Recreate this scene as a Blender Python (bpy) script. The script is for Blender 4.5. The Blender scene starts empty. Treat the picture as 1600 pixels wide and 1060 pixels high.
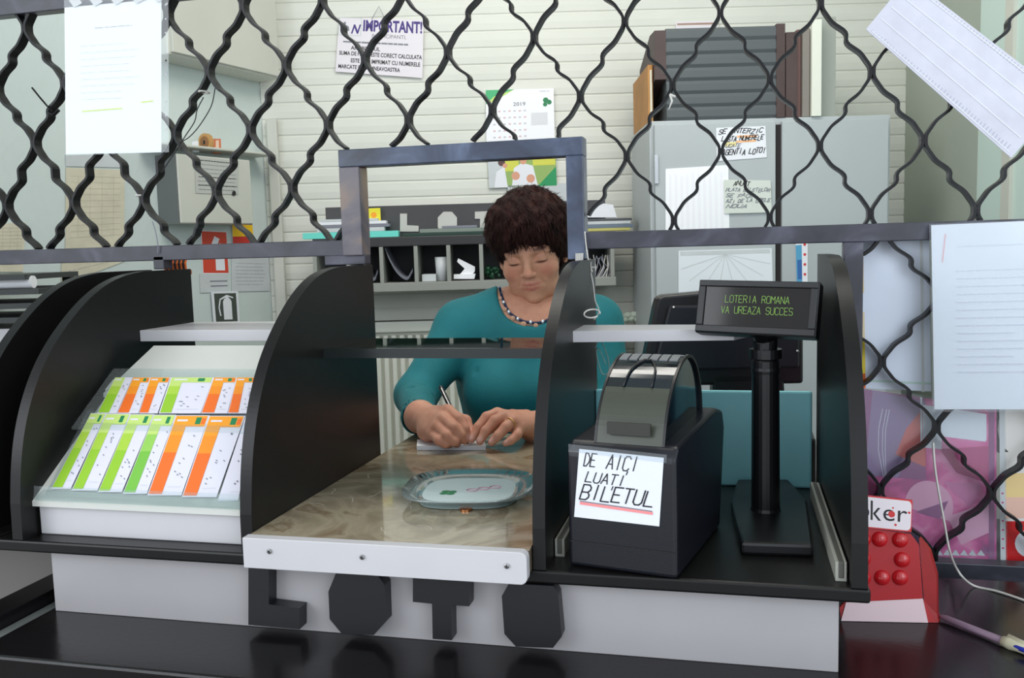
import bpy, math, random
import numpy as np
from mathutils import Vector, Matrix
random.seed(7); rng = np.random.RandomState(7)
COL = bpy.context.scene.collection
scene = bpy.context.scene

# ------------------------------------------------------------------ camera
F, YAW, PIT, ROL, CZ = 1425.0, .23998, .10143, .02792, 1.22
CP = np.array([0., -1., CZ])
_a = np.array([-math.sin(YAW)*math.cos(PIT), math.cos(YAW)*math.cos(PIT), -math.sin(PIT)])
_r = np.array([math.cos(YAW), math.sin(YAW), 0.]); _u = np.cross(_r, _a)
_i = _r*math.cos(ROL)-_u*math.sin(ROL); _j = _r*math.sin(ROL)+_u*math.cos(ROL)
FW = np.array([-math.sin(YAW), math.cos(YAW), 0.])
cam = bpy.data.cameras.new('camera'); camo = bpy.data.objects.new('camera', cam); COL.objects.link(camo)
cam.sensor_fit = 'HORIZONTAL'; cam.sensor_width = 36; cam.lens = F/1600*36; cam.clip_start = .02
m = Matrix.Identity(4)
for k in range(3):
    m[k][0], m[k][1], m[k][2], m[k][3] = _i[k], _j[k], -_a[k], CP[k]
camo.matrix_world = m
scene.camera = camo

# ------------------------------------------------------------------ light and exposure
scene.view_settings.view_transform = 'Standard'; scene.view_settings.look = 'None'
scene.view_settings.gamma = 1; scene.view_settings.use_curve_mapping = False
scene.view_settings.exposure = 0.0
w = bpy.data.worlds.new('sky'); scene.world = w; w.use_nodes = True
bg = w.node_tree.nodes['Background']; bg.inputs[0].default_value = (.88, .94, 1, 1); bg.inputs[1].default_value = 1.25
def area(name, loc, target, sx, sy, power, color=(1, 1, 1)):
    l = bpy.data.lights.new(name, 'AREA'); l.shape = 'RECTANGLE'; l.size = sx; l.size_y = sy; l.energy = power; l.color = color
    o = bpy.data.objects.new(name, l); COL.objects.link(o); o.location = loc
    o.rotation_euler = (Vector(target)-Vector(loc)).to_track_quat('-Z', 'Y').to_euler(); return o
area('ceiling_lamp_inside', (-.3, .75, 2.5), (-.45, 1.5, .6), 1.3, .5, 17, (1, .97, .90))
area('shopfront_daylight', (-2.6, -2.4, 2.1), (-.7, .4, 1.1), 1.6, 1.6, 34, (.90, .95, 1))
area('door_daylight', (1.7, -2.2, 1.9), (.25, .4, 1.0), 1.4, 1.6, 26, (.80, .90, 1))

# ------------------------------------------------------------------ pixel -> plane helpers
def ray(px, py): return _a+_i*(px-800)/F+_j*(530-py)/F
def hit(px, py, n, p):
    n = np.array(n, float); d = ray(px, py); return CP+d*(np.dot(np.array(p)-CP, n)/np.dot(d, n))
def PX(x, y, v): return hit(x, y, (1, 0, 0), (v, 0, 0))
def PY(x, y, v): return hit(x, y, (0, 1, 0), (0, v, 0))
def PZ(x, y, v): return hit(x, y, (0, 0, 1), (0, 0, v))
def D(x, y, d): return hit(x, y, FW, CP+FW*d)
def W(x, d, z): return np.array([0, -1, 0])+_r*x+FW*d+np.array([0, 0, z])      # room frame: across, away, up
def toW(p): q = p-np.array([0, -1, 0]); return np.array([q@_r, q@FW, q[2]])
TV = Matrix.Translation((0, -1, 0)) @ Matrix.Rotation(YAW, 4, 'Z')            # the room frame as a matrix

# ------------------------------------------------------------------ materials
def lin(c): return tuple(((v/255)/12.92 if v/255 <= .04045 else ((v/255+.055)/1.055)**2.4) for v in c)
MATS = {}
def mat(name, col, rough=.5, metal=0., spec=.5, vary=0., vscale=8, bump=0., bscale=60, emit=0., trans=0., coat=0., sheen=0., alpha=1., sss=0.):
    if name in MATS: return MATS[name]
    mt = bpy.data.materials.new(name); mt.use_nodes = True; nt = mt.node_tree; b = nt.nodes['Principled BSDF']
    c = lin(col); b.inputs['Base Color'].default_value = (*c, 1); b.inputs['Roughness'].default_value = rough
    b.inputs['Metallic'].default_value = metal; b.inputs['Specular IOR Level'].default_value = spec
    b.inputs['Transmission Weight'].default_value = trans; b.inputs['Coat Weight'].default_value = coat
    b.inputs['Sheen Weight'].default_value = sheen; b.inputs['Alpha'].default_value = alpha
    if sss: b.inputs['Subsurface Weight'].default_value = sss; b.inputs['Subsurface Radius'].default_value = (.01, .004, .002)
    if emit: b.inputs['Emission Color'].default_value = (*c, 1); b.inputs['Emission Strength'].default_value = emit
    if vary or bump: tc = nt.nodes.new('ShaderNodeTexCoord')
    if vary:
        n = nt.nodes.new('ShaderNodeTexNoise'); n.inputs['Scale'].default_value = vscale; n.inputs['Detail'].default_value = 5
        nt.links.new(tc.outputs['Object'], n.inputs['Vector'])
        r = nt.nodes.new('ShaderNodeValToRGB'); r.color_ramp.elements[0].position = .3; r.color_ramp.elements[1].position = .7
        r.color_ramp.elements[0].color = (*[v*(1-vary) for v in c], 1); r.color_ramp.elements[1].color = (*[min(1, v*(1+vary)) for v in c], 1)
        nt.links.new(n.outputs['Fac'], r.inputs['Fac']); nt.links.new(r.outputs['Color'], b.inputs['Base Color'])
    if bump:
        n2 = nt.nodes.new('ShaderNodeTexNoise'); n2.inputs['Scale'].default_value = bscale; n2.inputs['Detail'].default_value = 4
        nt.links.new(tc.outputs['Object'], n2.inputs['Vector'])
        bp = nt.nodes.new('ShaderNodeBump'); bp.inputs['Strength'].default_value = bump; bp.inputs['Distance'].default_value = .01
        nt.links.new(n2.outputs['Fac'], bp.inputs['Height']); nt.links.new(bp.outputs['Normal'], b.inputs['Normal'])
    MATS[name] = mt; return mt
def clear_mat(name, tint, gloss=.12, opacity=0., body=(200, 200, 200), rough=.05):
    if name in MATS: return MATS[name]
    mt = bpy.data.materials.new(name); mt.use_nodes = True; nt = mt.node_tree; nt.nodes.clear()
    out = nt.nodes.new('ShaderNodeOutputMaterial'); t = nt.nodes.new('ShaderNodeBsdfTransparent'); t.inputs[0].default_value = (*lin(tint), 1)
    g = nt.nodes.new('ShaderNodeBsdfGlossy'); g.inputs['Roughness'].default_value = rough
    dfu = nt.nodes.new('ShaderNodeBsdfDiffuse'); dfu.inputs[0].default_value = (*lin(body), 1)
    fr = nt.nodes.new('ShaderNodeFresnel'); fr.inputs[0].default_value = 1.45
    m0 = nt.nodes.new('ShaderNodeMixShader'); m0.inputs[0].default_value = opacity
    nt.links.new(t.outputs[0], m0.inputs[1]); nt.links.new(dfu.outputs[0], m0.inputs[2])
    ad = nt.nodes.new('ShaderNodeMath'); ad.operation = 'ADD'; ad.inputs[1].default_value = gloss; nt.links.new(fr.outputs[0], ad.inputs[0])
    m1 = nt.nodes.new('ShaderNodeMixShader'); 
    ge = nt.nodes.new('ShaderNodeNewGeometry'); iv = nt.nodes.new('ShaderNodeMath'); iv.operation = 'SUBTRACT'; iv.inputs[0].default_value = 1; nt.links.new(ge.outputs['Backfacing'], iv.inputs[1])
    mu = nt.nodes.new('ShaderNodeMath'); mu.operation = 'MULTIPLY'; nt.links.new(ad.outputs[0], mu.inputs[0]); nt.links.new(iv.outputs[0], mu.inputs[1]); nt.links.new(mu.outputs[0], m1.inputs[0])
    nt.links.new(m0.outputs[0], m1.inputs[1]); nt.links.new(g.outputs[0], m1.inputs[2]); nt.links.new(m1.outputs[0], out.inputs[0])
    MATS[name] = mt; return mt
def ramp_mat(name, stops, scale=6, rough=.4, distort=1.5, kind='noise', coat=0, stretch=(1, 1, 1), spec=.5):
    if name in MATS: return MATS[name]
    mt = bpy.data.materials.new(name); mt.use_nodes = True; nt = mt.node_tree; b = nt.nodes['Principled BSDF']
    b.inputs['Roughness'].default_value = rough; b.inputs['Coat Weight'].default_value = coat; b.inputs['Specular IOR Level'].default_value = spec
    tc = nt.nodes.new('ShaderNodeTexCoord'); mp = nt.nodes.new('ShaderNodeMapping'); mp.inputs['Scale'].default_value = stretch
    nt.links.new(tc.outputs['Object'], mp.inputs['Vector'])
    n = nt.nodes.new('ShaderNodeTexNoise'); n.inputs['Scale'].default_value = scale; n.inputs['Detail'].default_value = 6; n.inputs['Distortion'].default_value = distort
    nt.links.new(mp.outputs[0], n.inputs['Vector'])
    r = nt.nodes.new('ShaderNodeValToRGB'); e = r.color_ramp.elements
    while len(e) < len(stops): e.new(.5)
    for k, (p, c) in enumerate(stops): e[k].position = p; e[k].color = (*lin(c), 1)
    nt.links.new(n.outputs['Fac'], r.inputs['Fac']); nt.links.new(r.outputs['Color'], b.inputs['Base Color'])
    MATS[name] = mt; return mt

BLACK = mat('black_laminate', (17, 16, 16), .38, bump=.02, bscale=300, vary=.15, vscale=20, spec=.32)
EDGE = mat('black_edge_band', (20, 19, 20), .34, spec=.3)
GLOSSB = mat('black_gloss_counter', (20, 18, 20), .20, vary=.12, vscale=6, bump=.015, bscale=120, spec=.32)
WHITEL = mat('white_laminate', (204, 202, 205), .35, vary=.03)
WHITEP = mat('white_paper', (236, 238, 244), .8)
BRIGHTP = mat('bright_paper', (250, 251, 255), .8)
CREAM = mat('cream_paper', (214, 208, 186), .8, vary=.08, vscale=20)
GREYP = mat('grey_paper', (205, 210, 212), .8, vary=.05, vscale=20)
INK = mat('black_ink', (28, 26, 30), .6)
GREYINK = mat('grey_ink', (130, 132, 142), .7)
FAINT = mat('faint_ink', (206, 207, 214), .8)
PURPLE = mat('purple_ink', (70, 52, 128), .6)
IRON = mat('grille_black_paint', (12, 12, 15), .38, spec=.3, bump=.15, bscale=40, vary=.3, vscale=15)
IRONB = ramp_mat('grille_worn_bar', [(.30, (44, 44, 52)), (.52, (62, 62, 72)), (.66, (84, 84, 98)), (.80, (120, 118, 124))], scale=14, rough=.34, distort=.6)
WORN = ramp_mat('frame_worn_paint', [(.30, (70, 70, 82)), (.46, (104, 98, 104)), (.58, (140, 118, 100)), (.72, (176, 142, 98))], scale=9, rough=.3, distort=.8)
FRAMESKY = ramp_mat('frame_paint_sky_sheen', [(.30, (42, 48, 62)), (.50, (66, 76, 98)), (.66, (100, 112, 138)), (.85, (150, 164, 188))], scale=12, rough=.28, distort=.6)  # dark frame paint with blue sky reflections and highlights put into the colour
SIDING = mat('cream_siding', (222, 223, 214), .6, vary=.04, vscale=3, bump=.06, bscale=25)
LWALL = mat('pale_blue_plaster', (208, 219, 216), .8, vary=.05, vscale=2.5, bump=.12, bscale=40)
RWALL = mat('grey_green_plaster', (172, 180, 168), .8, vary=.05, vscale=2.5, bump=.1, bscale=40)
PALE = mat('pale_green_panel', (205, 224, 216), .6)
STEEL = mat('grey_cabinet_paint', (176, 182, 184), .45, vary=.03, vscale=4)
STEELD = mat('dark_gap', (36, 28, 28), .7)
CABW = mat('off_white_enamel', (205, 206, 196), .45, vary=.03, vscale=5)
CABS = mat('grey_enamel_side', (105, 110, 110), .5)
TURQ = mat('turquoise_board', (150, 226, 236), .35, vary=.04, vscale=6)
TURQL = mat('turquoise_folder', (110, 220, 205), .5)
GREENLED = mat('green_led', (150, 200, 90), .5, emit=.12)
PLASTICB = mat('black_plastic', (17, 17, 20), .36, bump=.03, bscale=500)
PLASTICN = mat('dark_navy_plastic', (19, 21, 29), .36, bump=.03, bscale=500)
SCREEN = mat('display_screen', (20, 16, 14), .08, spec=.35)
ORANGE = mat('orange_print', (246, 160, 38), .5)
ORANGED = mat('deep_orange_print', (240, 112, 36), .5)
GREENL = mat('lime_print', (196, 222, 120), .5)
GREENM = mat('green_print', (150, 200, 50), .5)
GREEND = mat('dark_green_print', (30, 130, 80), .5)
PRINTW = mat('leaflet_white', (224, 222, 234), .5)
RED = mat('red_print', (206, 34, 36), .35)
REDD = mat('deep_red_card', (150, 18, 22), .5, vary=.15, vscale=30)
PINKHI = mat('pink_highlighter', (250, 150, 150), .7)
STRING = mat('white_string', (215, 212, 205), .7)
CHROME = mat('screw_steel', (150, 150, 150), .25, 1.)
WOOD = mat('tan_cardboard', (176, 126, 70), .7, vary=.12, vscale=12)
BROWN = mat('dark_brown_board', (74, 58, 56), .6, vary=.15, vscale=10)
SHELFG = mat('grey_shelf_board', (150, 152, 146), .5)
DARKG = mat('dark_grey_board', (66, 66, 68), .5, vary=.1, vscale=8)
CLEAR = clear_mat('clear_acrylic', (246, 250, 250), .02, .06, (220, 224, 224))
SLEEVE = clear_mat('clear_plastic_sleeve', (250, 252, 253), .01, .05, (225, 230, 235), rough=.12)
SMOKE = clear_mat('smoked_cover', (120, 150, 165), .06, .10, (60, 80, 90), rough=.08)

# ------------------------------------------------------------------ mesh builder
GL = {}
for _k, _s in {'A': '002640|1232', 'B': '0006364544330|3342413000', 'C': '4536160501103041', 'D': '00062644422000', 'E': '400006460|0333', 'F': '000646|0333', 'G': '45361605011030414323',
           'H': '0006|4046|0343', 'I': '2026', 'J': '0110203136', 'K': '0006|460340', 'L': '060040', 'M': '0006234640', 'N': '00064046', 'O': '100105163645413010', 'P': '00063645443303',
           'R': '00063645443303|2340', 'S': '453616050413334241301001', 'T': '2026|0646', 'U': '060110304146', 'V': '062046', 'X': '0046|0640', 'Y': '062346|2320', 'Z': '06460040',
           'Q': '100105163645413010|2240', 'W': '0610233046', '0': '100105163645413010', '1': '152620', '2': '051636454400 40', '9': '4333040516364541301', '!': '2622|2120', ',': '2110', '.': '2021', '-': '1333', '5': '46060434424130 10'}.items():
    segs = []
    for part in _s.replace(' ', '').split('|'):
        if len(part) % 2: part = part[:-1]
        segs.append([(int(part[i]), int(part[i+1])) for i in range(0, len(part), 2)])
    GL[_k] = segs
GL['B'] = [[(0, 0), (0, 6), (3, 6), (4, 5), (4, 4), (3, 3), (0, 3)], [(3, 3), (4, 2), (4, 1), (3, 0), (0, 0)]]
GL['E'] = [[(4, 0), (0, 0), (0, 6), (4, 6)], [(0, 3), (3, 3)]]
FONTC = {}
def font_mesh(s, bold=0.):
    if (s, bold) not in FONTC:
        cu = bpy.data.curves.new('t', 'FONT'); cu.body = s; cu.offset = bold; cu.resolution_u = 3
        o = bpy.data.objects.new('t', cu); COL.objects.link(o); bpy.context.view_layer.update()
        me = bpy.data.meshes.new_from_object(o.evaluated_get(bpy.context.evaluated_depsgraph_get()))
        vs = [tuple(v.co) for v in me.vertices]; fs = [tuple(p.vertices) for p in me.polygons]
        bpy.data.objects.remove(o); bpy.data.curves.remove(cu); bpy.data.meshes.remove(me)
        x0 = min(v[0] for v in vs); x1 = max(v[0] for v in vs); y0 = min(v[1] for v in vs); y1 = max(v[1] for v in vs)
        FONTC[(s, bold)] = ([((v[0]-x0)/(x1-x0), (v[1]-y0)/(y1-y0)) for v in vs], fs)
    return FONTC[(s, bold)]
class M:
    def __init__(s, T=None): s.v = []; s.f = []; s.m = []; s.mats = []; s.T = T
    def add(s, vs, fs, mt):
        b = len(s.v)
        for p in vs:
            p = Vector([float(c) for c in p])
            s.v.append(tuple(s.T @ p) if s.T is not None else tuple(p))
        if mt not in s.mats: s.mats.append(mt)
        k = s.mats.index(mt)
        for f in fs: s.f.append(tuple(b+i for i in f)); s.m.append(k)
        return s
    def box(s, a, b, mt, R=None):
        x0, y0, z0 = a; x1, y1, z1 = b
        vs = [(x, y, z) for z in (z0, z1) for y in (y0, y1) for x in (x0, x1)]
        if R is not None:
            c = Vector([(p+q)/2 for p, q in zip(a, b)]); vs = [c+R @ (Vector(p)-c) for p in vs]
        return s.add(vs, [(0, 2, 3, 1), (4, 5, 7, 6), (0, 1, 5, 4), (2, 6, 7, 3), (0, 4, 6, 2), (1, 3, 7, 5)], mt)
    def hexa(s, top, bot, mt):   # two quads, same order
        return s.add(list(top)+list(bot), [(0, 1, 2, 3), (7, 6, 5, 4)]+[(i, i+4, (i+1) % 4+4, (i+1) % 4) for i in range(4)], mt)
    def prism(s, pts, off, mt):  # planar outline (3d points) extruded by vector off
        n = len(pts); off = np.array(off, float); P = [np.array(p, float) for p in pts]
        return s.add(P+[p+off for p in P], [tuple(range(n)), tuple(range(2*n-1, n-1, -1))]+[(i, i+n, (i+1) % n+n, (i+1) % n) for i in range(n)], mt)
    def tube(s, pts, r, mt, n=8, caps=True, closed=False):
        P = [Vector([float(c) for c in p]) for p in pts]; N = len(P)
        rr = r if isinstance(r, (list, tuple)) else [r]*N
        vs = []; up = None
        for i, p in enumerate(P):
            t = ((P[(i+1) % N] if (closed or i < N-1) else P[i])-(P[i-1] if (closed or i > 0) else P[i])).normalized()
            if up is None: up = t.orthogonal().normalized()
            up = (up-t*up.dot(t)).normalized(); sd = t.cross(up)
            for k in range(n):
                a = 2*math.pi*k/n; vs.append(p+(up*math.cos(a)+sd*math.sin(a))*rr[i])
        fs = []
        for i in range(N if closed else N-1):
            for k in range(n):
                j = (i+1) % N; fs.append((i*n+k, i*n+(k+1) % n, j*n+(k+1) % n, j*n+k))
        if caps and not closed: fs += [tuple(range(n-1, -1, -1)), tuple((N-1)*n+k for k in range(n))]
        return s.add(vs, fs, mt)
    def sphere(s, c, r, mt, nu=16, nv=10, half=False, R=None):
        r = r if isinstance(r, (list, tuple)) else (r, r, r); vs = []; c = Vector([float(x) for x in c])
        for i in range(nv+1):
            th = (math.pi/2 if half else math.pi)*i/nv
            for k in range(nu):
                a = 2*math.pi*k/nu; q = Vector((r[0]*math.sin(th)*math.cos(a), r[1]*math.sin(th)*math.sin(a), r[2]*math.cos(th)))
                vs.append(c+(R @ q if R is not None else q))
        fs = [(i*nu+k, (i+1)*nu+k, (i+1)*nu+(k+1) % nu, i*nu+(k+1) % nu) for i in range(nv) for k in range(nu)]
        return s.add(vs, fs, mt)
    def lathe(s, prof, c, mt, n=24, R=None):
        vs = []; c = Vector([float(x) for x in c])
        for (r, z) in prof:
            for k in range(n):
                a = 2*math.pi*k/n; q = Vector((r*math.cos(a), r*math.sin(a), z)); vs.append(c+(R @ q if R is not None else q))
        m_ = len(prof)
        fs = [(i*n+k, i*n+(k+1) % n, (i+1)*n+(k+1) % n, (i+1)*n+k) for i in range(m_-1) for k in range(n)]
        fs += [tuple(range(n-1, -1, -1)), tuple((m_-1)*n+k for k in range(n))]
        return s.add(vs, fs, mt)
    def build(s, name, parent=None, smooth=False, bevel=0., seg=2, label=None, **kw):
        me = bpy.data.meshes.new(name); me.from_pydata(s.v, [], s.f); me.update()
        for mt in s.mats: me.materials.append(mt)
        me.polygons.foreach_set('material_index', s.m)
        if smooth: me.polygons.foreach_set('use_smooth', [True]*len(me.polygons))
        o = bpy.data.objects.new(name, me); COL.objects.link(o)
        if parent is not None: o.parent = parent
        if bevel:
            b = o.modifiers.new('bevel', 'BEVEL'); b.width = bevel; b.segments = seg; b.limit_method = 'ANGLE'; b.angle_limit = .6
        if label: o['label'] = label
        for k, v in kw.items(): o[k] = v
        return o
def thing(name, label, cat, group=None):
    o = bpy.data.objects.new(name, None); COL.objects.link(o); o['label'] = label; o['category'] = cat; o.empty_display_size = .05
    if group: o['group'] = group
    return o
def tag(o, label, cat, group=None, kind=None):
    o['label'] = label; o['category'] = cat
    if group: o['group'] = group
    if kind: o['kind'] = kind
    return o

class Sheet(M):
    """flat (or softly curled) printed sheet between four corners TL TR BR BL; marks are laid on it in (u,v), v downwards"""
    def __init__(s, c, mt, thick=.0012, curl=0., nu=1, toward=None):
        super().__init__(); s.c = [np.array(p, float) for p in c]
        n = np.cross(s.c[1]-s.c[0], s.c[3]-s.c[0]); n /= np.linalg.norm(n)
        if np.dot(n, CP-s.c[0]) < 0: n = -n
        s.n = n; s.curl = curl; s.W = np.linalg.norm(s.c[1]-s.c[0]); s.H = np.linalg.norm(s.c[3]-s.c[0]); s.lift = .0004
        nu = max(nu, 8 if curl else 1); vs = []; fs = []
        for i in range(nu+1):
            for v in (0, 1):
                vs += [s.q(i/nu, v, 0), s.q(i/nu, v, 0)-n*thick]
        for i in range(nu):
            a = i*4; b = a+4
            fs += [(a, b, b+2, a+2), (a+1, a+3, b+3, b+1), (a, a+1, b+1, b), (a+2, b+2, b+3, a+3)]
        fs += [(0, 2, 3, 1), (nu*4, nu*4+1, nu*4+3, nu*4+2)]
        s.add(vs, fs, mt)
    def q(s, u, v, l=None):
        p = (s.c[0]*(1-u)+s.c[1]*u)*(1-v)+(s.c[3]*(1-u)+s.c[2]*u)*v
        return p+s.n*((s.lift if l is None else l)+s.curl*math.sin(math.pi*u))
    def poly(s, pts, mt): s.lift += .00001; return s.add([s.q(*p) for p in pts], [tuple(range(len(pts)))], mt)
    def rect(s, u0, v0, u1, v1, mt): return s.poly([(u0, v0), (u1, v0), (u1, v1), (u0, v1)], mt)
    def line(s, pts, w, mt):
        s.lift += .00001
        for (a, b) in zip(pts[:-1], pts[1:]):
            A = np.array([a[0]*s.W, a[1]*s.H]); B = np.array([b[0]*s.W, b[1]*s.H]); d = B-A; L = np.linalg.norm(d)
            if L < 1e-6: continue
            d /= L; nn = np.array([-d[1], d[0]])*w/2; A = A-d*w*.3; B = B+d*w*.3
            s.add([s.q(x/s.W, y/s.H) for x, y in (A-nn, B-nn, B+nn, A+nn)], [(0, 1, 2, 3)], mt)
        return s
    def disc(s, u, v, r, mt, ry=None, n=20, a0=0, a1=2*math.pi):
        ry = ry or r; return s.poly([(u+r/s.W*math.cos(a0+(a1-a0)*k/n), v-ry/s.H*math.sin(a0+(a1-a0)*k/n)) for k in range(n)], mt)
    def font(s, t, u0, v0, u1, v1, mt, bold=0., shear=0.):
        vs, fs = font_mesh(t, bold); s.lift += .00001
        return s.add([s.q(u0+(u1-u0)*x+shear*y, v1+(v0-v1)*y) for x, y in vs], fs, mt)
    def hand(s, t, u0, v0, u1, v1, w, mt, jit=.0, shear=.0):   # stroke lettering in the box
        n = len(t); cw = (u1-u0)/n
        for k, ch in enumerate(t):
            dy = rng.uniform(-jit, jit)*(v1-v0); sh = shear
            for seg in GL.get(ch, []):
                s.line([(u0+k*cw+cw*.78*(x/4)+sh*cw*(y/6), v1+dy+(v0-v1)*(y/6)) for x, y in seg], w, mt)
        return s
    def words(s, u0, v0, u1, rows, dv, w, mt, fill=.85, word=(.03, .10)):   # unreadable rows of small marks
        for r in range(rows):
            u = u0+rng.uniform(0, .02); v = v0+r*dv; end = u0+(u1-u0)*rng.uniform(fill, 1)
            while u < end:
                L = rng.uniform(*word); s.line([(u, v), (min(u+L, end), v)], w, mt); u += L+.018
        return s

# ------------------------------------------------------------------ the setting
def struct(o): o['kind'] = 'structure'; return o
DB = 3.10
xL = (427-800)/F*DB; xR = (1412-800)/F*DB
b = M(TV)
n = 52; pitch = .0535
prof = []
for k in range(n):
    z = k*pitch
    prof += [(0, z), (.0, z+.0025), (-.0035, z+.006), (-.0048, z+pitch*.5), (-.0035, z+pitch-.003)]
vs = []; fs = []
for (dy, z) in prof: vs += [(xL, DB+dy, z), (xR, DB+dy, z)]
for k in range(len(prof)-1): fs.append((2*k, 2*k+1, 2*k+3, 2*k+2))
b.add(vs, fs, SIDING); b.box((xL, DB+.002, 0), (xR, DB+.1, n*pitch), SIDING)
struct(b.build('wall_back'))
a30 = math.radians(30)
LD = np.array([math.sin(a30), math.cos(a30)]); LN = np.array([math.cos(a30), -math.sin(a30)])   # along the left wall / into the room
def LWp(s_, o_, z): q = np.array([xL, DB])-LD*s_+LN*o_; return W(q[0], q[1], z)                    # s_ back from the corner, o_ out of the wall
LWn = _r*LN[0]+FW*LN[1]; LWo = LWp(0, 0, 0)
def LW(px, py, off=0.): return hit(px, py, LWn, LWo+LWn*off)
def sLW(p): return -((toW(p)[:2]-np.array([xL, DB]))@LD)
b = M(); b.hexa([LWp(0, 0, 2.75), LWp(2.2, 0, 2.75), LWp(2.2, -.1, 2.75), LWp(-.06, -.1, 2.75)], [LWp(0, 0, 0), LWp(2.2, 0, 0), LWp(2.2, -.1, 0), LWp(-.06, -.1, 0)], LWALL)
struct(b.build('wall_left'))
b = M(TV); b.box((xR, .9, 0), (xR+.1, DB+.1, 2.75), RWALL); struct(b.build('wall_right'))
b = M(TV); b.box((-3.2, -1.6, -.06), (2.4, DB+.1, 0), mat('grey_tiles', (120, 116, 110), .5, vary=.1)); struct(b.build('floor'))
b = M(TV); b.box((-3.2, .2, 2.75), (2.4, DB+.1, 2.83), mat('ceiling_white', (225, 225, 220), .8)); struct(b.build('ceiling'))
b = M(TV); b.box((xL+.02, DB-.035, .2), (xL+.055, DB-.012, 1.66), CABW); b.build('trim_1', kind='structure', bevel=.004)
# pale opening frame on the right wall
q1 = toW(hit(1541, 100, _r, W(xR-.002, 0, 0))); q2 = toW(hit(1592, 100, _r, W(xR-.002, 0, 0)))
b = M(TV); b.box((xR-.02, 1.0, 0), (xR-.001, q1[1], 2.05), PALE); b.box((xR-.03, q2[1]-.02, 0), (xR-.019, q2[1]+.02, 2.05), CABW)
struct(b.build('door_1'))

# ------------------------------------------------------------------ counter, plinth with letters
ZC, ZB0, ZB1, ZS = .741, .829, .845, .873
t = thing('sales_counter', 'glossy black topped counter carrying the whole lottery booth', 'counter')
b = M(); b.box((-.915, -.115, ZC-.03), (.75, .345, ZC), GLOSSB); b.build('top', t, bevel=.004, label='glossy black top')
b = M(); b.box((-.93, -.06, 0), (.75, .33, ZC-.031), mat('counter_front_grey', (120, 124, 122), .5, vary=.05)); b.build('base', t, label='grey front')
t = thing('booth_plinth', 'long white plinth panel carrying black block letters under the booth', 'plinth')
b = M(); b.box((-.903, .02, ZC), (.111, .06, ZB0-.001), mat('plinth_white', (168, 165, 167), .35, vary=.03)); b.build('front_panel', t, bevel=.001)
LET = {'L': [(388, 886), (420, 888), (420, 945), (468, 951), (468, 984), (388, 977)],
       'O': [(525, 893), (513, 925), (515, 968), (534, 991), (584, 993), (603, 972), (601, 915), (590, 897)],
       'T': [(645, 900), (645, 941), (675, 944), (676, 999), (706, 1001), (705, 946), (733, 948), (733, 905)],
       'P': [(795, 911), (784, 932), (788, 991), (806, 1011), (864, 1013), (878, 995), (872, 930), (864, 915)]}
for k, pts in LET.items():
    P = [PY(x, y, -.001) for x, y in pts]
    for p in P: p[2] = min(max(p[2], ZC+.001), ZB0-.001)
    M().prism(P, (0, .020, 0), mat('black_block_letter', (24, 24, 28), .4)).build('letter_%s' % ('O' if k == 'P' else k), t, label='black block letter %s' % ('O' if k == 'P' else k))
# ledge seen past the plinth on the left
b = M(); A0, A1 = PZ(-40, 968, ZC), PZ(84, 905, ZC)
b.box((-.936, -.115, .02), (-.917, .345, ZC-.004), MATS['counter_front_grey']); b.box((-.985, -.2, ZC-.03), (-.938, .42, ZC+.014), GLOSSB); b.box((-1.6, .16, .0), (-.987, .42, ZB0-.001), mat('warm_grey_panel', (120, 116, 112), .5))
tag(b.build('side_ledge'), 'dark rail and grey panel left of the white plinth, under the booth board', 'ledge')

# ------------------------------------------------------------------ booth: board, curved dividers
PR = [(.0, 0), (.001, .05), (.006, .095), (.016, .14), (.032, .18), (.055, .220), (.082, .252), (.118, .283), (.16, .313), (.205, .335), (.25, .347), (.30, .351), (.43, .351)]
_p = np.array(PR[1:-1]); _t = np.concatenate([[0], np.cumsum(np.linalg.norm(np.diff(_p, axis=0), axis=1))]); _q = np.linspace(0, _t[-1], 60)
_s = np.stack([np.interp(_q, _t, _p[:, 0]), np.interp(_q, _t, _p[:, 1])], 1)
for _ in range(14): _s[1:-1] = (_s[:-2]+2*_s[1:-1]+_s[2:])/4
PR = [(0, 0)]+[tuple(q) for q in _s]+[(.43, .351)]
def divider(x0, x1, parent, lab=None):
    b = M(); z0 = ZB1
    out = [(.0, 0)]+[(y, z) for y, z in PR[1:]]+[(.43, 0)]
    n_ = len(out); vs = [(x0, y, z0+z) for y, z in out]+[(x1, y, z0+z) for y, z in out]
    b.add(vs, [tuple(range(n_)), tuple(range(2*n_-1, n_-1, -1))], BLACK)
    b.add(vs, [(i, i+n_, (i+1) % n_+n_, (i+1) % n_) for i in range(n_-1)]+[(n_-1, 2*n_-1, n_, 0)], EDGE)
    return b.build('divider', parent, bevel=.0012, label=lab)
t = thing('lottery_booth', 'black lottery booth with curved dividers and three open bays on the counter', 'booth')
b = M(); b.box((-.975, 0, ZB0), (.141, .45, ZB1), BLACK); b.build('base_board', t, bevel=.003)
for x0, x1 in ((-.944, -.928), (-.602, -.586), (-.227, -.212), (.121, .138)): divider(x0, x1, t)
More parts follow.
